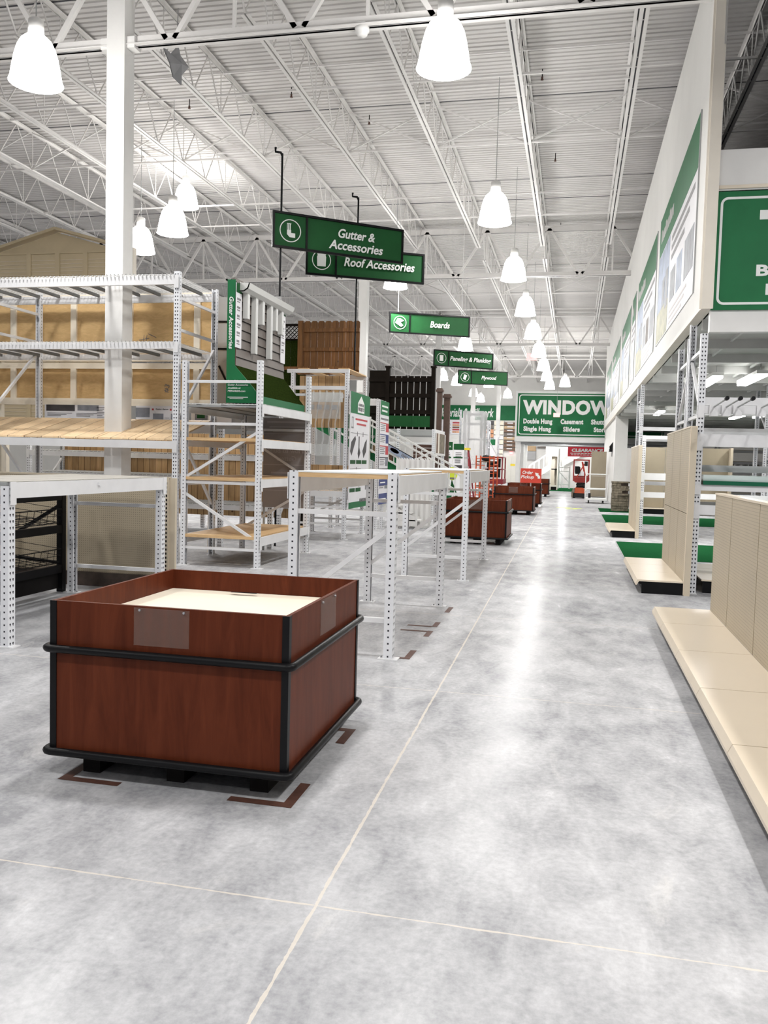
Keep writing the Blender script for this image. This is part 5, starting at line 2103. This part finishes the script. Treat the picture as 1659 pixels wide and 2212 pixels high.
t.part('platform', MB('sample_brown').box(-3.14, -2.60, 28.0, 29.4, .76, .80))
t.part('tool_bag', MB('rubber').lathe([(.001, 1.60), (.13, 1.62), (.16, 1.70), (.10, 1.79), (.001, 1.81)], (-2.87, 28.3, 0), 10))
t.part('bag_shelf', MB('sample_brown').box(-3.14, -2.60, 28.0, 28.6, 1.57, 1.60))

t = T('scissor_lift', 'dark red scissor lift with black panels between scaffold and door', 'lift', (-3.1, 34.2, 0))
for x in (-3.50, -2.80):
    for y in (34.0, 35.5):
        t.part('guard_post', MB('ladder_red').box(x - .025, x + .025, y - .025, y + .025, .70, 1.80))
m = MB('ladder_red')
for z in (1.78, 1.3):
    for y in (34.0, 35.5):
        m.box(-3.5, -2.8, y - .02, y + .02, z - .02, z + .02)
    for x in (-3.5, -2.8):
        m.box(x - .02, x + .02, 34.0, 35.5, z - .02, z + .02)
t.part('guard_rail', m)
m = MB('ladder_red')
m.box(-3.55, -2.75, 33.95, 35.55, .72, .92)
t.part('platform', m)
for k in range(2):
    t.part('side_board', MB('black').box(-3.40, -2.86, 33.93, 33.95, .98 + k * .40, 1.32 + k * .40))
    t.part('notice_card', MB('poster_white').box(-3.32, -3.0, 33.92, 33.93, 1.22 + k * .40, 1.29 + k * .40))
m = MB('galv')
for k in range(3):
    m.bar((-3.2, 34.1, .40 + k * .1), (-3.2, 35.4, .50 + k * .1), .06, .05)
    m.bar((-3.1, 35.4, .40 + k * .1), (-3.1, 34.1, .50 + k * .1), .06, .05)
t.part('scissor_arm', m)
t.part('base', MB('rubber').box(-3.5, -2.8, 34.0, 35.5, .10, .42))
for x in (-3.45, -2.85):
    for y in (34.25, 35.25):
        t.part('wheel', MB('rubber').tube([(x - .06, y, .14), (x + .06, y, .14)], .14, 14))

t = T('wrapped_rack', 'tall rack wrapped in hazy grey plastic film left of the far racks', 'wrapped rack', (-3.5, 30.4, 0))
for x in (-3.85, -3.25):
    for y in (30.1, 31.3):
        t.part('post', MB('galv').box(x - .04, x + .04, y - .04, y + .04, 0, 3.35))
for z in (.5, 1.5, 2.4, 2.95, 3.3):
    t.part('shelf', MB('panel_grey').box(-3.82, -3.28, 30.1, 31.3, z - .04, z))
m = MB('film')
r = random.Random(3)
for (xa, ya), (xb, yb) in (((-3.91, 30.04), (-3.19, 30.04)), ((-3.19, 30.04), (-3.19, 31.36))):
    cols = 10
    for i in range(cols):
        for k in range(6):
            def q(u, v):
                b = .025 * math.sin(u * 9 + v * 4) + .015 * math.sin(v * 11 + u * 3)
                x, y = xa + (xb - xa) * u, ya + (yb - ya) * u
                return (x + (b if xa == xb else 0), y - (b if ya == yb else 0), 1.0 + 2.36 * v)
            m.face([q(i / cols, k / 6), q((i + 1) / cols, k / 6), q((i + 1) / cols, (k + 1) / 6), q(i / cols, (k + 1) / 6)], None, None, True)
t.part('plastic_film', m)
t.part('brace', MB('steel_white').bar((-3.9, 30.0, 2.25), (-3.45, 30.0, 1.50), .04, .04))

t = T('pallet_rack', 'tall narrow white rack with diagonal brace in front of the sample boards', 'pallet rack', (-3.7, 36, 0))
frame(t, (-3.84, 36.0), (-3.84, 37.0), 3.40, (3.0, 2.2), ((2.3, 2.9),))
frame(t, (-3.64, 36.2), (-3.64, 37.0), 3.32, (3.0, 2.2), ((2.3, 2.9),))
for z in (3.15, 2.7, 2.5, 2.0):
    t.part('beam', MB('steel_white').box(-3.84, -3.64, 36.15, 36.19, z - .05, z))
t.part('brace', MB('steel_white').bar((-3.62, 36.1, 2.60), (-3.18, 36.1, 1.80), .04, .04))
t.part('post', upright(-3.17, 36.1, 0, 2.62, (0, -1)))
t.part('beam', MB('steel_white').box(-3.64, -3.17, 36.06, 36.1, .9, 1.0))

t = T('pallet_rack', 'pale tall rack posts left of the wrapped rack', 'pallet rack', (-4.15, 31.8, 0))
frame(t, (-4.22, 31.8), (-4.22, 32.8), 3.5, (3.0, 2.2), ((2.2, 2.9),))
frame(t, (-4.02, 31.8), (-4.02, 32.8), 3.4, (3.0, 2.2), ((2.2, 2.9),))
t.part('beam', MB('steel_white').box(-4.22, -4.02, 31.76, 31.8, 3.1, 3.2))
t.part('beam', MB('steel_white').box(-4.22, -4.02, 31.76, 31.8, 1.6, 1.7))

for x0, x1, zt, hd, lab, s_ in ((-3.80, -3.50, 2.13, .23, 'narrow standing poster with tall green head, left of the red step ladder', 'NOVA'), (-3.47, -3.16, 2.08, .17, 'narrow standing poster with short green head, partly behind the red step ladder', '')):
    t = T('standing_poster', lab, 'poster', (x0, 24.8, 0), 0, 'standing posters by the ladder')
    t.part('board', MB('poster_white').box(x0, x1, 24.80, 24.82, .1, zt))
    h = t.part('header', MB('green_banner').box(x0, x1, 24.793, 24.80, zt - hd, zt))
    if s_:
        t.part('lettering', text_mb(s_, (x0 + .05, 24.79, zt - .16), (1, 0, 0), (0, 0, 1), .2, .05, 'white_vinyl', .01, .1), h)
    m = MB('poster_text')
    for k in range(4):
        m.box(x0 + .06, x1 - .08 + .01 * (k % 2), 24.795, 24.80, zt - hd - .10 - k * .05, zt - hd - .08 - k * .05)
    m.box(x0 + .02, x1 - .05, 24.795, 24.80, 1.30, 1.46, 'dark_tile')
    m.box(x0, x1 - .04, 24.795, 24.80, 1.66, 1.70, 'green_banner')
    for k in range(4):
        m.box(x0 + .04, x1 - .10, 24.795, 24.80, 1.52 + k * .03, 1.535 + k * .03)
    t.part('print', m)
    t.part('foot', MB('galv').box(x0 + .02, x1 - .02, 24.65, 24.97, 0, .1))
t = T('round_sign', 'lime yellow rounded sign on a stand behind the second table', 'sign', (-3.3, 23.0, 0))
m = MB('lime')
m.prism([(-3.36 + .15 * math.cos(a * PI / 8), 1.22 + .19 * math.sin(a * PI / 8)) for a in range(16)], 'y', 23.9, 23.92)
t.part('board', m)
t.part('print', MB('poster_text').box(-3.42, -3.30, 23.895, 23.90, 1.26, 1.31))
t.part('print', MB('poster_text').box(-3.44, -3.26, 23.895, 23.90, 1.06, 1.11))
t.part('stand', MB('green_banner').prism([(-3.52, 0), (-3.20, 0), (-3.20, .62), (-3.38, 1.05)], 'y', 23.93, 23.96))
t = T('green_panel', 'narrow green panel standing just left of the second mahogany bin', 'panel', (-2.6, 17.8, 0))
t.part('board', MB('green_sign').box(-2.68, -2.50, 17.75, 17.78, .02, .92))
t.part('foot', MB('galv').box(-2.66, -2.52, 17.65, 17.9, 0, .02))

# ------------------------------------------------------------------ back wall: banner, door, sample boards
t = T('wall_banner', 'long green banner reading Materials & Millwork across the back wall', 'banner', (-8, 69.9, 5.0))
t.part('banner', MB('green_sign').box(-11.8, -4.4, 69.94, 69.995, 5.04, 6.22))
t.part('lettering', text_mb('Materials & Millwork', (-11.2, 69.93, 5.26), (1, 0, 0), (0, 0, 1), 4.6, .72, 'white_vinyl', .02, .25))
t = T('exit_door', 'pale double exit door in the back wall, left of the portal', 'door', (-5.0, 69.9, 0))
for x in (-5.58, -5.03):
    t.part('leaf', MB('door_cream').box(x, x + .53, 69.92, 69.99, .02, 2.05))
t.part('frame', MB('door_cream').box(-5.66, -4.44, 69.95, 69.995, 0, 2.15))
t.part('notice_plate', MB('yellow').box(-5.1, -4.72, 69.91, 69.92, 1.35, 1.52))
t = T('exit_sign', 'small glowing red exit sign over the pale double door', 'exit sign', (-5.0, 69.9, 2.25), 0, 'red exit signs')
t.part('housing', MB('exit_glow').box(-5.2, -4.95, 69.93, 69.99, 2.28, 2.5))
t.part('lettering', text_mb('EXIT', (-5.17, 69.925, 2.35), (1, 0, 0), (0, 0, 1), .2, .08, 'white_vinyl', .02))

r = random.Random(9)
SG = 'sample board columns on the back wall'
cols = (('dark_tile', 'sample_orange', 'panel_grey', 'poster_blue', 'ladder_red', 'siding_grey'), ('poster_white', 'sample_orange', 'cream_trim', 'poster_white', 'cream_board', 'siding_grey'),
        ('sample_brown', 'siding_grey', 'sample_brown', 'sample_wood', 'sample_brown', 'sample_brown'))
for i, (x0, x1, z0, z1, lab) in enumerate(((-7.6, -6.55, 2.2, 5.0, 'left column of colour sample boards on the back wall'), (-6.5, -5.75, 1.9, 5.0, 'middle column of pale sample boards on the back wall'), (-5.70, -4.75, 2.55, 4.9, 'right column of brown sample boards over the exit door'))):
    t = T('sample_column', lab, 'sample display', (x0, 69.9, z0), 0, SG)
    n = 8
    for k in range(n):
        a, b = z0 + (z1 - z0) * k / n, z0 + (z1 - z0) * (k + 1) / n
        mt = cols[i][r.randrange(6)]
        bd = t.part('sample_board', MB(mt).box(x0, x1, 69.80 - .03 * (k % 2), 69.99, a + .03, b - .03))
        t.part('price_card', MB('poster_white').box(x0 + .25, x1 - .25, 69.76, 69.77, b - .14, b - .06), bd)
    for x in (x0 - .03, x1 + .01):
        t.part('standard', MB('white_vinyl').box(x, x + .02, 69.78, 69.99, z0, z1))
t = T('sample_rack', 'green-headed sample display low on the back wall, left of the exit door', 'sample display', (-6.8, 69, 0))
t.part('panel', MB('poster_white').box(-7.25, -6.1, 69.5, 69.6, 1.2, 3.45))
t.part('header', MB('green_sign').box(-7.25, -6.1, 69.48, 69.5, 3.0, 3.45))
t.part('header', MB('green_sign').box(-7.25, -6.1, 69.48, 69.5, 1.5, 2.1))
t.part('base', MB('panel_grey').box(-7.25, -6.1, 69.4, 69.9, 0, 1.2))
t = T('wall_poster', 'white and red product poster on the back wall, left of the wrapped rack', 'poster', (-10, 69.9, 3.8))
t.part('sheet', MB('poster_white').box(-11.0, -9.2, 69.95, 69.995, 3.8, 5.0))
m = MB('sample_orange')
for k in range(5):
    m.box(-9.95, -9.3, 69.94, 69.95, 3.95 + k * .19, 4.08 + k * .19, ('sample_orange', 'poster_red', 'sample_brown', 'sample_orange', 'poster_red')[k])
for k in range(8):
    m.box(-10.6, -10.1 - .05 * (k % 2), 69.94, 69.95, 3.9 + k * .11, 3.95 + k * .11, 'poster_text')
t.part('print', m)
t = T('wood_sample', 'honey wood sample board seen through the portal posts', 'sample display', (-3.9, 69.9, 1.8))
t.part('sample_board', MB('sample_wood').box(-4.2, -3.1, 69.85, 69.99, 2.6, 3.55))
t.part('sample_board', MB('panel_grey').box(-4.2, -3.1, 69.85, 69.99, 1.9, 2.57))
t = T('wood_sample', 'dark grey sample board right of the honey wood sample', 'sample display', (-2.6, 69.9, 2.9))
t.part('sample_board', MB('siding_grey').box(-3.0, -1.5, 69.85, 69.99, 2.85, 3.65))
m = MB('lime')
for x, y, a, w in ((-.62, 31.2, .3, .5), (-.30, 30.6, .1, .4), (-.05, 31.0, .2, .3)):
    m.prism([(x, y), (x + w, y + .1), (x + w + .1, y + .5), (x + .1, y + .38)], 'z', .0015, .002)
single('floor_marking', m, 'patchy lime yellow marking on the far aisle floor beside the bins', 'floor marking', (-.4, 31, 0))
